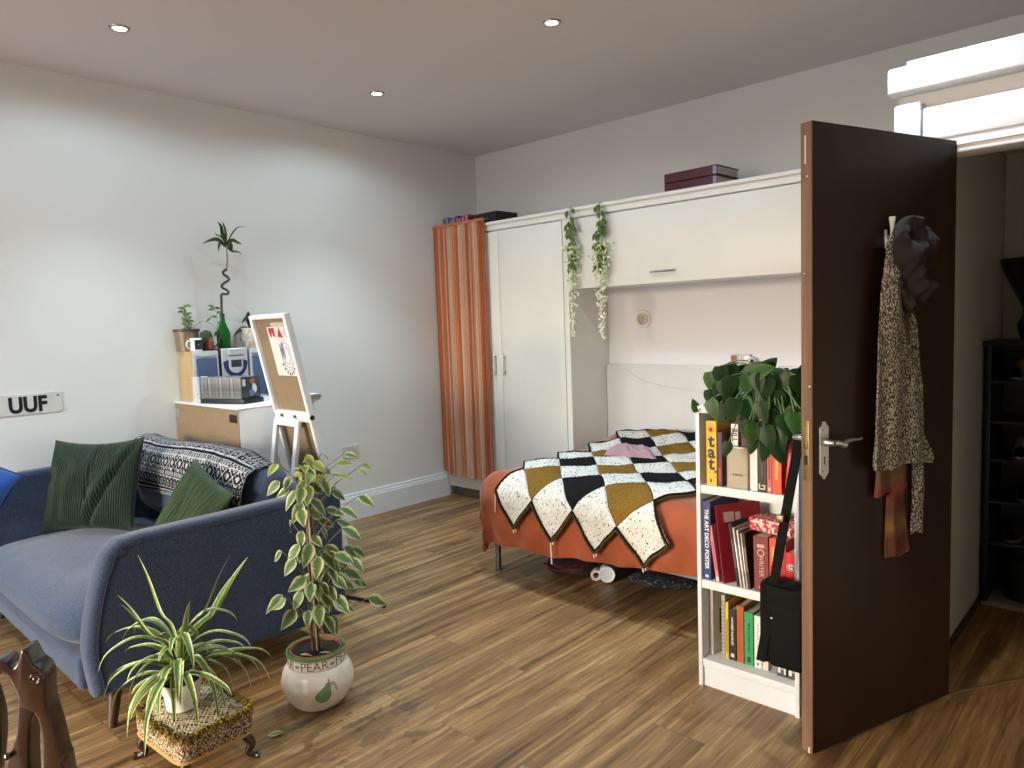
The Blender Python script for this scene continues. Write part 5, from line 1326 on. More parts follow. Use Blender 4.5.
t = thing('lucky_bamboo', 'spiral lucky bamboo cane with a leafy top growing out of the green bottle', 'plant', tuple(bc_ + Vector((0, 0, .214))))
m_cane = M('bamboo cane', (50, 64, 40), .5, var=.2, scale=30)
lat_ = Vector((.36, .93, 0))
def pxp(off, z): return bc_ + lat_ * off + Vector((0, 0, z))
sp_ = [(.0, .05), (.0, .21), (.002, .30), (.006, .335)]
pts = [pxp(*p) for p in sp_]
turns = [(.024, .348, .010), (.032, .362, .0), (.022, .376, -.012), (.002, .388, -.010), (-.004, .402, .0), (.010, .417, .012), (.034, .432, .008), (.040, .446, 0), (.030, .460, -.012), (.012, .472, -.008), (.010, .486, .004), (.020, .496, .008), (.030, .500, 0)]
for o_, z, dpt_ in turns: pts.append(pxp(o_ + .014, z - .012) + Vector((dpt_ * 1.2, -dpt_ * .4, 0)))
cane = catmull([tuple(p) for p in pts], 5)
build('cane', MB().tube(cane, .0075, 10), m_cane, t)
pts = [pxp(.040, .478), pxp(.050, .52), pxp(.054, .58), pxp(.054, .645)]
build('shoot', MB().tube(catmull([tuple(p) for p in pts], 5), [.0055] * 6 + [.005] * 5 + [.004] * 5, 8), M('pale shoot', (126, 128, 96), .5), t)
lf = MB()
def arc_leaf(mb, base, path, W, mi=0, nv=8, nrm=(1, -.2, .3)):
    path = [Vector(p) for p in path]; pp = catmull([tuple(p) for p in [Vector(base)] + path], 4); n = len(pp)
    P_ = [Vector(p) for p in pp]; nr = Vector(nrm)
    def fn(u, v):
        k = min(n - 1, int(round(v * (n - 1)))); d = (P_[min(k + 1, n - 1)] - P_[max(k - 1, 0)]).normalized(); s_ = d.cross(nr).normalized(); up = s_.cross(d)
        w = W * .5 * (math.sin(PI * (.12 + .88 * v) ** .8) if v < .999 else 0.01)
        return P_[k] + s_ * (w * (u * 2 - 1)) + up * (abs(u * 2 - 1) * w * .35)
    mb.grid(2, n - 1, fn, mi)
T0 = pxp(.054, .635)
for pth, w_ in (([(.012, .74), (-.008, .79), (-.022, .815)], .024), ([(-.02, .705), (-.06, .702), (-.105, .682)], .026), ([(-.008, .685), (-.022, .66), (-.028, .628)], .016), ([(.05, .70), (.09, .69), (.125, .682)], .024), ([(.048, .68), (.055, .65), (.056, .625)], .026), ([(.06, .745), (.10, .785), (.155, .79)], .008), ([(.06, .64), (.095, .632), (.115, .615)], .014), ([(-.01, .72), (-.03, .735), (-.05, .755)], .010), ([(.024, .75), (.02, .80), (.018, .82)], .014)):
    arc_leaf(lf, T0 + Vector((rnd.uniform(-.01, .01), 0, rnd.uniform(-.015, .01))), [pxp(p[0] + .026, p[1] - .034) + Vector((rnd.uniform(-.02, .03), 0, 0)) for p in pth], w_)
build('leaves', lf, M_leaf('bamboo leaf', (58, 78, 36), (44, 62, 30)), t)
# sculpted white pot with a thick-leaved plant
ps = Vector((-4.42, 2.30, SZ + .3055))
t = thing('sculpted_pot_plant', 'dark leaved plant in a knobbly white sculpted pot beside the white frame', 'pot plant', tuple(ps))
def skul(u, v):
    th = 2 * PI * u; prof_ = [(.05, 0), (.058, .02), (.068, .05), (.074, .085), (.072, .115), (.074, .13)]
    k = v * (len(prof_) - 1); i = min(int(k), len(prof_) - 2); f = k - i
    r_ = prof_[i][0] + (prof_[i + 1][0] - prof_[i][0]) * f; z = prof_[i][1] + (prof_[i + 1][1] - prof_[i][1]) * f
    n_ = .011 * noise.noise((math.cos(th) * 2.6, math.sin(th) * 2.6, z * 42)) - .010 * abs(noise.noise((math.cos(th) * 3, math.sin(th) * 3, z * 30 + 5)))
    return ps + Vector(((r_ + n_ * smooth(1, .8, v)) * math.cos(th), (r_ + n_ * smooth(1, .8, v)) * math.sin(th), z))
build('pot', MB().grid(64, 30, skul, closeu=True), M('white plaster', (214, 208, 198), .7, var=.08, scale=20), t, mods=(('SOLIDIFY', dict(thickness=.006, offset=-1)),))
build('soil', MB().lathe([(.0005, .122), (.066, .12)], 24, ps), m_soil, t)
lf = MB()
for pth, w_ in (([(-.02, .02, .165), (-.01, -.02, .195), (0, -.055, .165)], .034), ([(.01, -.05, .13), (.01, -.085, .115), (.012, -.125, .085)], .028), ([(0, .04, .17), (0, .07, .18), (0, .1, .16)], .03), ([(-.03, 0, .19), (-.04, .01, .22), (-.045, .015, .24)], .03)):
    arc_leaf(lf, ps + Vector((0, 0, .118)), [ps + Vector(p) for p in pth], w_, nrm=(1, .1, .8))
build('leaves', lf, M_leaf('dark thick leaf', (40, 52, 40), (54, 66, 50)), t, mods=(('SOLIDIFY', dict(thickness=.004)),))

# ================================================================ ficus in the pear pot
pc = Vector((-2.405, 1.432, 0)); RV = Vector((.512, .859, 0)); NV = Vector((-.859, .512, 0))
t = thing('ficus', 'variegated ficus tree in a round white glazed pot painted with a green pear', 'pot plant', tuple(pc))
m_glz = M('white glaze', (218, 212, 200), .28, var=.05, scale=6, coat=.3)
rib = lambda th, z: 1 + .012 * math.cos(16 * th) * smooth(0.03, .08, z) * (1 - smooth(.13, .155, z))
pp = catmull([(.070, 0), (.092, .006), (.118, .04), (.134, .082), (.135, .11), (.124, .145), (.109, .163)], 4) 
pot = build('pot', MB().lathe(pp + [(.1085, .165), (.1085, .203), (.106, .206)], 96, pc, wob=rib), m_glz, t)
build('pot_rim', MB().lathe([(.108, .2035), (.1125, .2075), (.113, .214), (.109, .219), (.102, .218), (.100, .210), (.100, .17)], 64, pc), M('green glaze rim', (92, 128, 74), .3, coat=.3), t)
build('inner_pot', MB().lathe([(.0985, .17), (.0985, .217), (.095, .220), (.0915, .217), (.091, .18)], 48, pc), m_terra, t)
build('soil', MB().grid(32, 10, lambda u, v: pc + Vector((.0905 * v * math.cos(2 * PI * u), .0905 * v * math.sin(2 * PI * u), .204 + .006 * noise.noise((v * 4 * math.cos(2 * PI * u), v * 4 * math.sin(2 * PI * u), 1)))), closeu=True), m_soil, t)
# PEAR lettering wrapped round the collar, pear painted on the belly
def wrap(mb, rad, th0, zc):
    out = []
    for x, y, z in mb.v:
        th = th0 + x / rad; rr = rad + z; out.append((pc.x + rr * math.cos(th), pc.y + rr * math.sin(th), zc + y))
    mb.v = out; return mb
m_ink = M('grey-brown glaze ink', (112, 104, 96), .4); m_pg = M('pear green glaze', (112, 146, 92), .35, var=.15, scale=30)
TC = math.atan2(-pc.y, -pc.x)       # towards the camera
for k in range(-2, 3):
    th = TC - .10 + k * 1.2566
    build('lettering', wrap(text_mb('PEAR', .047, .0004, spacing=1.0), .1090, th, .184), m_ink, t)
    b0 = wrap(MB().prism(blob(0, 0, .009, .006), .0006).prism([(.006, .004), (.012, .010), (.009, .002)], .0006), .1088, th + .628, .183)
    build('leaf_mark', b0, m_pg, t)
for zz_ in (.1665, .2005): build('collar_line', MB().lathe([(.1091, zz_ - .0008), (.1094, zz_), (.1091, zz_ + .0008)], 64, pc), m_ink, t)
def belly(mb, th0, z0):
    zs = [p[1] for p in pp]
    def rad(z):
        for a, b_ in zip(pp[:-1], pp[1:]):
            if a[1] <= z <= b_[1]: return a[0] + (b_[0] - a[0]) * (z - a[1]) / max(1e-6, b_[1] - a[1])
        return .12
    out = []
    for x, y, z in mb.v:
        zz_ = z0 + y; r_ = rad(zz_); th = th0 + x / .13; r_ *= rib(th, zz_); r_ += .0006 + z; out.append((pc.x + r_ * math.cos(th), pc.y + r_ * math.sin(th), zz_))
    mb.v = out; return mb
def filled(outline, n=8):
    """disc-like fan with rings so that it can follow a curved wall"""
    c = (sum(p[0] for p in outline) / len(outline), sum(p[1] for p in outline) / len(outline)); m = len(outline)
    return MB().grid(m, n, lambda u, v: Vector((c[0] + (outline[int(round(u * m)) % m][0] - c[0]) * v, c[1] + (outline[int(round(u * m)) % m][1] - c[1]) * v, 0)), closeu=True)
pear = catmull([(-.030, -.022), (-.012, -.034), (.010, -.030), (.022, -.010), (.020, .012), (.022, .030), (.012, .038), (.000, .028), (-.018, .012), (-.032, -.004)], 5, True)
build('pear_motif', belly(filled(pear), TC + .16, .088), m_pg, t)
build('pear_outline', belly(MB().tube([(x, y, .0002) for x, y in pear + pear[:1]], .0011, 4), TC + .16, .088), M('dark green glaze ink', (66, 84, 56), .4), t)
lo_ = catmull([(.020, .034), (.034, .040), (.044, .026), (.046, .002), (.038, .010), (.032, .026)], 4, True)
build('pear_leaf', belly(filled(lo_), TC + .16, .088), M('tan glaze', (168, 166, 140), .4), t)
build('pear_stalk', belly(MB().tube([(.016, .034, .0003), (.019, .044, .0003), (.016, .05, .0003)], .002, 5), TC + .16, .088), m_ink, t)
# trunk and leaves
tk = MB()
base = pc + Vector((0, 0, .205))
for k, (o0, d0, o1, d1, h_) in enumerate(((0, 0, -.004, .01, .70), (.012, .01, .012, -.008, .66), (-.010, -.008, .004, .004, .60))):
    pts = [base + RV * o0 + NV * d0]
    for j in range(1, 7):
        f = j / 6; pts.append(base + RV * (o0 + (o1 - o0) * f + .008 * math.sin(f * 9 + k * 2)) + NV * (d0 + (d1 - d0) * f + .008 * math.cos(f * 9 + k * 2)) + Vector((0, 0, h_ * f)))
    tk.tube(catmull([tuple(p) for p in pts], 4), [.0058 - .0036 * i / 24 for i in range(25)], 8)
build('trunk', tk, M_wood('young bark', (74, 56, 42), (112, 88, 66), 8), t)
build('cane', MB().tube([base + RV * .004 + NV * -.012, base + RV * .002 + NV * -.014 + Vector((0, 0, .70))], .0035, 6), M('bamboo stake', (176, 150, 112), .6), t)
FL = [(-.005, .928), (.035, .94), (.079, .936), (-.048, .893), (-.074, .836), (-.123, .831), (-.091, .802), (-.022, .815), (-.063, .784), (.034, .831), (.073, .832), (.022, .884), (.053, .912), (-.001, .912), (-.022, .732), (.032, .71), (.121, .78), (.149, .739), (.107, .718), (.14, .671), (.16, .648), (.213, .78), (.208, .882), (.234, .885), (.166, .954), (.07, .68), (.062, .628), (.027, .627), (-.07, .665), (-.033, .624), (-.124, .562), (-.065, .575), (-.08, .53), (.008, .56), (.058, .554), (.091, .512), (-.056, .474), (-.027, .459), (.018, .474), (.08, .498), (.133, .533), (.16, .551), (.186, .553), (.168, .518), (-.142, .428), (-.061, .385), (.133, .442), (.18, .441), (.188, .412), (.071, .418), (.04, .407), (-.002, .386), (-.024, .342), (-.06, .326), (.017, .357), (.104, .381), (.124, .362), (.097, .344), (.059, .307), (.078, .282), (.046, .438), (.03, .52), (-.02, .55), (.05, .46), (.02, .43), (-.03, .41), (.12, .48), (.09, .57), (.0, .87), (.06, .86), (-.03, .86)]
rq = random.Random(77)
FL += [(rq.gauss(.03, .085), rq.uniform(.33, .60)) for _ in range(24)] + [(rq.gauss(.02, .06), rq.uniform(.74, .93)) for _ in range(14)]
rg = random.Random(5); fo = MB(); tw_ = MB()
for o_, z in FL:
    z += .012
    dep = rg.uniform(-.10, .09) * (.5 + abs(o_) * 3) if abs(o_) > .03 else rg.uniform(-.09, .05)
    cpt = pc + RV * o_ + NV * dep + Vector((0, 0, z))
    out = RV * o_ + NV * dep; ol = max(.02, out.length); od = out / ol
    small = z > .85
    L_ = rg.uniform(.068, .10) * (.72 if small else 1); W_ = L_ * rg.uniform(.46, .58)
    d = (od * (1.1 if ol > .1 else .6) + Vector((rg.uniform(-.35, .35), rg.uniform(-.35, .35), rg.uniform(-1.2, -.3) if not small else rg.uniform(-.6, .3)))).normalized()
    nrm = (Vector((0, 0, 1)) + NV * -1.0 + Vector((rg.uniform(-.6, .6), rg.uniform(-.6, .6), rg.uniform(-.2, .5)))).normalized()
    b0 = cpt - d * L_ * .5
    leaf_strip(fo, b0, d, nrm, L_, W_, .35, 4, 7, 1 if small and rg.random() < .7 else 0, shape=lambda v: max(.015, math.sin(PI * min(1, v ** .66)) ** 1.0) if v < .98 else .01, fold=.22)
    ax = pc + RV * (o_ * .05) + Vector((0, 0, min(.86, max(.24, z - .08 - ol * .3))))
    tw_.tube([ax, ax.lerp(b0, .55) + Vector((0, 0, .018)), b0], .0013, 4)
build('leaves', fo, [m_varieg, M_leaf('young yellow-green leaf', (136, 156, 80), (188, 200, 124), .6, .25)], t); build('twigs', tw_, M('twig bark', (112, 98, 76), .7), t)
build('dead_twig', MB().tube([pc + RV * .085 + Vector((0, 0, .21)), pc + RV * .095 + Vector((0, 0, .25)), pc + RV * .10 + Vector((0, 0, .30))], .0012, 4), M('dry twig', (164, 128, 112), .8), t)
dl = MB(); leaf_strip(dl, pc + RV * -.06 + NV * -.04 + Vector((0, 0, .212)), (.6, .5, .12), (0, 0, 1), .05, .018, .5); leaf_strip(dl, pc + RV * .01 + NV * -.05 + Vector((0, 0, .212)), (.5, .8, .05), (0, 0, 1), .06, .014, .5)
build('fallen_leaves', dl, M('dry leaf', (190, 170, 130), .8), t)
fl = MB(); leaf_strip(fl, (-2.335, 1.18, .003), (.5, .45, .02), (0, 0, 1), .055, .034, -.4, 4, 6)
tag(build('fallen_leaf', fl, m_varieg, mods=(('SOLIDIFY', dict(thickness=.0008)),)), 'single pale green leaf lying on the floor beside the footstool', 'leaf')

# ================================================================ footstool
fs = thing('footstool', 'low footstool in embroidered fringed cloth on dark curved wooden legs', 'footstool', (-2.40, .945, 0), R(0))
fsM = Matrix.Translation((-2.402, .955, -.008)) @ Matrix.Rotation(R(3), 4, 'Z')
m_e1 = M_fleck('embroidery sand', (176, 158, 122), (120, 100, 70), 160, .6, bs=160, bd=.006); m_e2 = M_fleck('embroidery brown', (84, 62, 40), (60, 42, 28), 160, .6, bs=160, bd=.006); m_e3 = M_fleck('embroidery cream', (196, 184, 160), (150, 132, 104), 160, .6, bs=160, bd=.006); m_moss = M_fleck('mossy gold fringe', (112, 92, 40), (150, 126, 62), 160, .55, bs=160, bd=.008)
hx, hy = .166, .128
def epat(u, v):
    a, b_ = u * 34, v * 28
    k = (int(a) + int(b_)) % 2; s_ = math.sin(a * 1.7) * math.sin(b_ * 2.3) + noise.noise((a * .6, b_ * .6, 3))
    return 2 if k == 0 and s_ > -.5 else (1 if s_ > .05 else 0)
def rnd_sq(a, b_):
    m = max(abs(a), abs(b_), 1e-6); return 1 / ((abs(a) / m) ** 9 + (abs(b_) / m) ** 9 + 1e-9) ** (1 / 9)
def topfn(u, v):
    a, b_ = u * 2 - 1, v * 2 - 1
    z = .176 + .022 * (1 - a ** 4) * (1 - b_ ** 4) + .002 * math.sin(a * 70) * math.sin(b_ * 60)
    k = rnd_sq(a, b_); return fsM @ Vector((a * hx * k, b_ * hy * k, z))
build('seat_top', MB().grid(102, 84, topfn, mi=epat), [m_e1, m_e2, m_e3], fs)
def band(u, v):
    per = [(hx, -hy), (hx, hy), (-hx, hy), (-hx, -hy)]
    k = u * 4; i = int(k) % 4; f = k - int(k); p, q = per[i], per[(i + 1) % 4]
    x, y = p[0] + (q[0] - p[0]) * f, p[1] + (q[1] - p[1]) * f
    k2 = rnd_sq(x / hx, y / hy); x *= k2; y *= k2; bul = 1 + .02 * math.sin(PI * v) + .004 * math.sin(u * 300)
    return fsM @ Vector((x * bul, y * bul, .104 + .072 * v))
build('seat_band', MB().grid(260, 26, band, mi=lambda u, v: [0, 1, 2, 1, 3][int(abs(math.sin(u * 330) * 3 + v * 11 + 2 * noise.noise((u * 90, v * 9, 1)))) % 5] if v > .06 else 3, closeu=True), [m_e1, m_e2, m_e3, M_fleck('embroidery rose', (168, 120, 104), (120, 80, 66), 160, .6, bs=160, bd=.006)], fs)
build('piping', MB().tube([band(k / 96, 0) for k in range(97)], .005, 6), M('gold piping', (176, 136, 66), .7), fs)
build('seat_pad', MB().box((-hx + .014, -hy + .014, .098), (hx - .014, hy - .014, .172), mat=fsM), m_e2, fs)
fg = MB(); rg = random.Random(9)
for k in range(420):
    u = k / 420; p = band(u, .98); c0 = fsM @ Vector((0, 0, .178)); o_ = (p - c0); o_.z = 0; o_.normalize()
    p = p - o_ * rg.uniform(0, .022) + Vector((0, 0, rg.uniform(.004, .014)))
    fg.tube([p, p + o_ * rg.uniform(.006, .016) + Vector((rg.uniform(-.006, .006), rg.uniform(-.006, .006), rg.uniform(.002, .010))), p + o_ * rg.uniform(.012, .022) + Vector((rg.uniform(-.006, .006), rg.uniform(-.006, .006), rg.uniform(-.02, .0)))], [.0035, .003, .001], 4)
build('fringe', fg, m_moss, fs)
m_dkw = M_wood('dark polished wood', (34, 20, 15), (58, 36, 27), 5, (6, 6, 1), .25, .4)
for sx_, sy_ in ((1, 1), (1, -1), (-1, 1), (-1, -1)):
    p = [(sx_ * (hx - .035), sy_ * (hy - .035), .104), (sx_ * (hx - .012), sy_ * (hy - .014), .065), (sx_ * (hx - .02), sy_ * (hy - .022), .035), (sx_ * (hx - .008), sy_ * (hy - .01), .020), (sx_ * (hx + .006), sy_ * (hy + .004), .018)]
    build('leg', MB().tube([fsM @ Vector(q) for q in catmull(p, 5)], [.016] * 4 + [.015] * 4 + [.012] * 6 + [.010] * 4 + [.013] * 3, 12), m_dkw, fs)

# spider plant on the stool
pc = Vector((-2.41, .925, .1945))
t = thing('spider_plant', 'spider plant with arching cream-edged leaves in a white pot on the footstool', 'pot plant', tuple(pc))
build('pot', MB().lathe([(.046, 0), (.050, .003), (.056, .055), (.060, .057), (.0645, .088), (.0645, .094), (.061, .094), (.058, .075), (.0005, .074)], 48, pc), M('white pot glaze', (226, 224, 218), .35), t)
build('soil', MB().lathe([(.0005, .084), (.058, .080)], 24, pc), m_soil, t)
RS = Vector((.363, .932, 0)); NS = Vector((-.932, .363, 0))
A0 = Vector((-2.44, .95, 0)); crown = pc + Vector((0, 0, .088))
tips = [(-.111, .72), (-.179, .599), (-.173, .568), (-.179, .424), (-.252, .352), (-.233, .146), (-.247, .241), (-.161, .257), (-.126, .125), (-.09, .135), (-.042, .047), (-.1, .179), (.173, .675), (.234, .629), (.099, .037), (.272, .197), (.286, .27), (.21, .18), (.2, .324), (.148, .207), (.033, .535), (-.128, .29), (-.019, .178), (.124, .052), (-.178, .374), (.177, .58), (.177, .436)]
rg = random.Random(21); bl_ = MB()
def blade(tip, W, hump):
    mid = crown.lerp(tip, .5); mid.z = max(crown.z, tip.z) + hump if tip.z < crown.z + .22 else crown.z + (tip.z - crown.z) * .55
    q1 = crown.lerp(mid, .5); q1.z = crown.z + (mid.z - crown.z) * .72; q1 = q1.lerp(Vector((crown.x, crown.y, q1.z)), .35)
    low = tip.z < crown.z + .22; q2 = mid.lerp(tip, .72 if low else .55); q2.z = mid.z + (tip.z - mid.z) * (.34 if low else .6)
    pp_ = catmull([tuple(crown), tuple(q1), tuple(mid), tuple(q2), tuple(tip)], 6); n = len(pp_); P_ = [Vector(p) for p in pp_]
    horiz = (tip - crown); horiz.z = 0; side = Vector((0, 0, 1)).cross(horiz); side = side.normalized() if side.length > .01 else Vector((1, 0, 0))
    side = (side + NS * rg.uniform(-.3, .3)).normalized()
    def fn(u, v):
        k = min(n - 1, int(round(v * (n - 1)))); d = (P_[min(k + 1, n - 1)] - P_[max(k - 1, 0)]).normalized(); s_ = (side - d * side.dot(d)).normalized(); up = s_.cross(d)
        if up.z < 0: up = -up
        w = W * .5 * min(1, .55 + v * 2.2) * (1 - max(0, (v - .45) / .55) ** 1.6 * .97)
        return P_[k] + s_ * (w * (u * 2 - 1)) + up * (abs(u * 2 - 1) * w * .45)
    bl_.grid(4, n - 1, fn)
for o_, z in tips:
    near = z < .2
    dep = (rg.uniform(-.20, -.08) if near and abs(o_) < .15 else rg.uniform(-.10, .10)) 
    tip = A0 + RS * o_ + NS * dep + Vector((0, 0, z))
    if dep < 0: tip.z = z + (1.43 - z) * (-dep) / 2.6; tip = tip - RS * (o_ * -dep / 2.6)
    blade(tip, rg.uniform(.025, .034), rg.uniform(.02, .085))
for k in range(22):
    a = 2 * PI * k / 22 + rg.uniform(-.2, .2); r_ = rg.uniform(.16, .27)
    tip = crown + Vector((r_ * math.cos(a), r_ * math.sin(a), rg.uniform(-.12, .14)))
    blade(tip, rg.uniform(.018, .026), rg.uniform(.03, .09))
for k in range(9):
    a = 2 * PI * k / 9; tip = crown + Vector((.07 * math.cos(a), .07 * math.sin(a), rg.uniform(.09, .15))); blade(tip, .022, .03)
build('leaves', bl_, M_leaf('spider plant leaf', (112, 142, 62), (206, 212, 164), .66, .10), t)

# ================================================================ pothos on the bookcase
pc = Vector((-1.095, 2.57, KH))
t = thing('pothos', 'bushy dark green pothos trailing from a white pot on top of the white bookcase', 'pot plant', tuple(pc))
build('pot', MB().lathe([(.062, 0), (.068, .004), (.082, .10), (.084, .11), (.080, .11), (.074, .09), (.0005, .088)], 36, pc), M('white pot glaze', (226, 224, 218)), t)
build('saucer', MB().lathe([(.085, 0), (.10, .004), (.11, .016), (.107, .017), (.09, .006), (.0005, .006)], 36, pc + Vector((-.03, -.01, 0))), M('white pot glaze', (226, 224, 218)), t) if False else None
build('soil', MB().lathe([(.0005, .10), (.075, .098)], 24, pc), m_soil, t)
PL = [(-.142, 1.208), (-.094, 1.208), (-.149, 1.148), (-.159, 1.114), (-.15, 1.073), (-.088, 1.168), (-.066, 1.107), (-.108, 1.093), (-.04, 1.161), (-.024, 1.234), (.019, 1.24), (.007, 1.18), (.075, 1.193), (.044, 1.206), (.117, 1.212), (.114, 1.18), (-.0, 1.077), (.056, 1.107), (-.012, 1.134), (.099, 1.094), (-.051, 1.013), (-.036, .959), (.009, 1.0), (.059, 1.061), (.068, .988), (.011, .933), (.058, .935), (.114, 1.035), (.105, 1.14), (.087, 1.16), (.117, 1.075), (-.235, 1.1), (-.066, 1.187), (-.126, .937), (.037, 1.028), (-.076, 1.134), (.019, 1.121), (-.121, 1.12), (-.056, 1.207), (.03, 1.16), (.13, 1.12), (-.11, 1.15), (.08, 1.03), (-.03, 1.06)]
RP = Vector((.916, .40, 0)); NP = Vector((-.40, .916, 0)); A0 = Vector((-1.10, 2.52, 0))
rg = random.Random(31); fo = MB(); vn_ = MB()
PL += [(a + rg.uniform(-.035, .035), b_ + rg.uniform(-.03, .03)) for a, b_ in PL if abs(a + .235) > .01 and (a, b_) != (-.126, .937) and b_ > .97]
PL += [(rg.uniform(-.15, .12), rg.uniform(1.08, 1.21)) for _ in range(18)]
heart = lambda v: (max(.02, (math.sin(PI * min(1, (v * .93 + .07) ** .60)) ** .75)) if v < .97 else .02)
for o_, z in PL:
    front = z < 1.09
    dep = rg.uniform(-.19, -.12) if front else rg.uniform(-.12, .08)
    if abs(o_ + .235) < .01: dep = 0.02
    k = 1 + dep / 2.75
    cpt = A0 + RP * (o_ * k) + NP * dep + Vector((0, 0, 1.43 + (z - 1.43) * k))
    small = (o_, z) in ((-.235, 1.1), (-.126, .937))
    L_ = rg.uniform(.072, .098) * (.7 if small else 1); W_ = L_ * rg.uniform(.60, .72)
    if z > 1.2 and o_ > -.05: d = RP * rg.uniform(.2, .8) + Vector((0, 0, rg.uniform(.1, .7))) + NP * -.3
    else: d = Vector((0, 0, -1)) + RP * rg.uniform(-.3, .45) + NP * rg.uniform(-.35, .05)
    if small: d = RP * -.3 + Vector((0, 0, 1 if o_ < -.2 else -1))
    d.normalize()
    nrm = -NP + Vector((0, 0, rg.uniform(.2, .9))) + RP * rg.uniform(-.5, .5)
    b0 = cpt - d * L_ * .45
    leaf_strip(fo, b0, d, nrm, L_, W_, .3, 6, 9, 1 if rg.random() < .3 else 0, shape=heart, fold=-.10)
    root = pc + Vector((rg.uniform(-.05, .05), rg.uniform(-.05, .03), .105))
    m2 = root.lerp(b0, .5); m2.z = max(root.z - .02, b0.z) + .004
    vn_.tube(catmull([tuple(root), tuple(m2), tuple(b0)], 5), .0022, 5)
build('leaves', fo, [M_leaf('pothos leaf', (30, 54, 28), (36, 64, 32), rough=.42), M_leaf('pothos leaf light', (46, 78, 34), (64, 98, 42), rough=.42)], t); build('vines', vn_, M('vine green', (84, 110, 60), .5), t)
# ornaments on the alcove ledge
t = thing('photo_block', 'small clear block with a picture standing on the alcove ledge behind the pothos', 'ornament', (-2.12, 4.49, 1.10))
build('block', MB().box((-2.17, 4.482, 1.1005), (-2.035, 4.515, 1.175), bev=.003), M('clear acrylic', (196, 196, 198), .15), t)
build('picture', MB().box((-2.165, 4.4805, 1.106), (-2.125, 4.4825, 1.168)), M('print orange brown', (168, 92, 56)), t); build('picture', MB().box((-2.11, 4.4805, 1.106), (-2.098, 4.4825, 1.168)), M('print pale blue white', (206, 212, 220)), t); build('picture', MB().box((-2.165, 4.48, 1.106), (-2.13, 4.4805, 1.128)), M('print mid blue', (84, 112, 156)), t)
bpos = Vector((-2.02, 4.462, 1.1305))
t = thing('ball_ornament', 'white ball ornament with one black spot on the alcove ledge', 'ornament', tuple(bpos - Vector((0, 0, .03))))
build('ball', MB().lathe([(.0005, -.030)] + [(.03 * math.cos(a), .03 * math.sin(a)) for a in [-PI / 2 + PI * k / 16 for k in range(1, 16)]] + [(.0005, .03)], 28, bpos), M('white china', (228, 226, 222)), t)
cv = Vector((2.02, -4.46, .3)).normalized(); cv = (cv + Vector((.25, .1, .1))).normalized()
build('spot', MB().lathe([(.013, 0), (.010, .0028), (.0005, .0042)], 20, mat=frame(bpos + cv * .0268, cv.orthogonal(), cv.cross(cv.orthogonal()))), m_dark, t)

# ================================================================ dining chair, close to the camera
P0 = Vector((-1.385, .320, -.066)); FV = Vector((-.769, .639, 0)); WV = Vector((.639, .769, 0)); WC = -.225
def cp(w, z, d=0): return P0 + WV * w + FV * d + Vector((0, 0, z))
t = thing('dining_chair', 'dark polished wooden dining chair with a carved pierced back', 'chair', tuple(cp(WC, 0, .2)))
top_o = [(-.0882, .8956), (-.0776, .8981), (-.0701, .8953), (-.0631, .8858), (-.0568, .8837), (-.0493, .8947), (-.0456, .9074), (-.0412, .9128), (-.0349, .9107), (-.0275, .8896), (-.0143, .8755), (-.0105, .864), (-.0095, .850), (-.011, .828), (-.0110, .8035)]
hole_l = [(-.0324, .8004), (-.0392, .787), (-.0424, .7763), (-.0457, .7529), (-.0499, .7033), (-.050, .64), (-.044, .58), (-.038, .54)]
hole_r = [(-.0324, .8004), (-.0270, .790), (-.0237, .7623), (-.0245, .73), (-.0262, .70), (-.028, .64), (-.032, .58), (-.038, .54)]
out_r = [(-.0110, .8035), (-.004, .7643), (.002, .7197), (.006, .6995), (.008, .62), (-.004, .54), (-.012, .47)]
inn = [(-.0863, .8736), (-.077, .8756), (-.0685, .8689), (-.0632, .8552), (-.059, .843), (-.0561, .831), (-.0565, .8136)]
inl = [(-.0565, .8136), (-.0629, .7668), (-.0696, .7498), (-.0782, .727), (-.0838, .7074), (-.080, .66), (-.066, .60), (-.058, .54)]
cxl = [(-.150, .905), (-.225, .915)]
cm0 = Matrix(((WV.x, 0, FV.x, P0.x), (WV.y, 0, FV.y, P0.y), (0, 1, 0, 0), (0, 0, 0, 1)))
mir = lambda poly: [(2 * WC - x, z) for x, z in poly]
TH = .045
def plate(poly, d0=0, th=TH, bev=.005): 
    a = MB()
    for pl in (poly, mir(poly)[::-1]): a.prism(pl, th, mat=cm0 @ Matrix.Translation((0, 0, d0)), bev=bev, smooth=True)
    return a
crest = [(WC, .905), (-.16, .902), (-.12, .886), (-.1, .888)] + catmull(top_o, 3) + [(-.0324, .8004), (-.0565, .8136)] + inn[::-1][1:] + [(-.092, .864), (-.11, .845), (-.15, .852), (WC, .856)]
build('crest_rail', plate(crest), m_dkw, t)
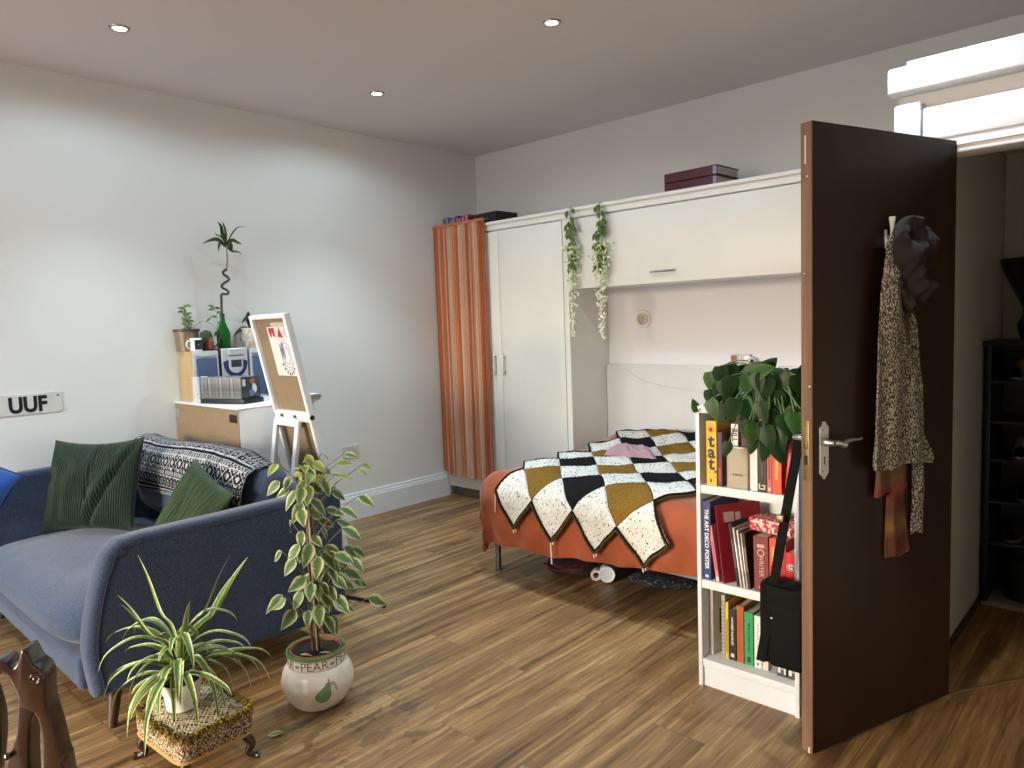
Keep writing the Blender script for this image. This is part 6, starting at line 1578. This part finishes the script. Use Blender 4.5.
# scrolls at the shoulders
for w_ in (-.0225, 2 * WC + .0225): build('scroll', MB().lathe([(.0105, -.003), (.0105, .003), (.008, .006), (.004, .0045), (.0005, .007)], 20, mat=cm0 @ Matrix.Translation((w_, .862, 0)) @ Matrix.Rotation(PI, 4, 'X')), m_dkw, t)
stile = catmull(out_r, 3) + catmull(hole_r, 3)[::-1]
st_ = [(-.0324, .812), (-.0110, .812)] + catmull(out_r, 3) + [(-.060, .47), (-.058, .54)] + [(-.038, .54)] + catmull(hole_r, 3)[::-1][1:]
for sgn in (0, 1):
    pl = st_ if not sgn else mir(st_)[::-1]
    build('stile', MB().prism(pl, TH, mat=cm0 @ Matrix.Translation((0, 0, .0012)), bev=.0025, smooth=True), m_dkw, t)
    il = [(-.0565, .822), (-.0324, .812)] + catmull(hole_l, 3) + [(-.058, .54)] + catmull(inl, 3)[::-1][1:]
    pl = il if not sgn else mir(il)[::-1]
    build('scrolled_bar', MB().prism(pl, TH, mat=cm0 @ Matrix.Translation((0, 0, .0012)), bev=.0025, smooth=True), m_dkw, t)
sp2 = [(WC + .125, .86), (WC + .135, .80), (WC + .13, .74), (WC + .115, .68), (WC + .06, .60), (WC + .05, .52), (WC + .06, .47)]
spl = catmull(sp2, 4); inn_s = [(x - .028, z) for x, z in spl]
for sgn in (0, 1):
    pl = spl + inn_s[::-1]; pl = pl if not sgn else mir(pl)[::-1]
    build('splat_bar', MB().prism(pl, TH * .8, mat=cm0, bev=.004, smooth=True), m_dkw, t)
build('peg', MB().lathe([(.0055, 0), (.0055, .006), (.0005, .009)], 12, mat=cm0 @ Matrix.Translation((-.0765, .732, 0)) @ Matrix.Rotation(PI, 4, 'X')), m_dkw, t)
seatpoly = [(WC + .235, .0), (WC + .27, .42), (WC - .27, .42), (WC - .235, 0)]
build('seat_rail', MB().prism(seatpoly, .06, mat=Matrix(((WV.x, FV.x, 0, P0.x), (WV.y, FV.y, 0, P0.y), (0, 0, 1, .345), (0, 0, 0, 1))), bev=.006), m_dkw, t)
build('seat_pad', MB().grid(30, 30, lambda u, v: cp(WC + (u * 2 - 1) * (.21 + .035 * v), .408 + .028 * (1 - (u * 2 - 1) ** 4) * (1 - (v * 2 - 1) ** 4), .02 + .39 * v)), M_fleck('cream seat cloth', (206, 200, 190), (120, 116, 112), 60, .64, bs=200, bd=.002), t)
for w_, d_ in ((WC + .24, .395), (WC - .24, .395)):
    build('leg', MB().tube([cp(w_, .36, d_), cp(w_ * 1.0, .20, d_ + .004), cp(w_, 0, d_)], [.024, .020, .018], 12), m_dkw, t)
for w_ in (-.04, 2 * WC + .04):
    build('leg', MB().tube([cp(w_, .50, .017), cp(w_, .35, .012), cp(w_, 0, -.07)], [.020, .020, .017], 12), m_dkw, t)
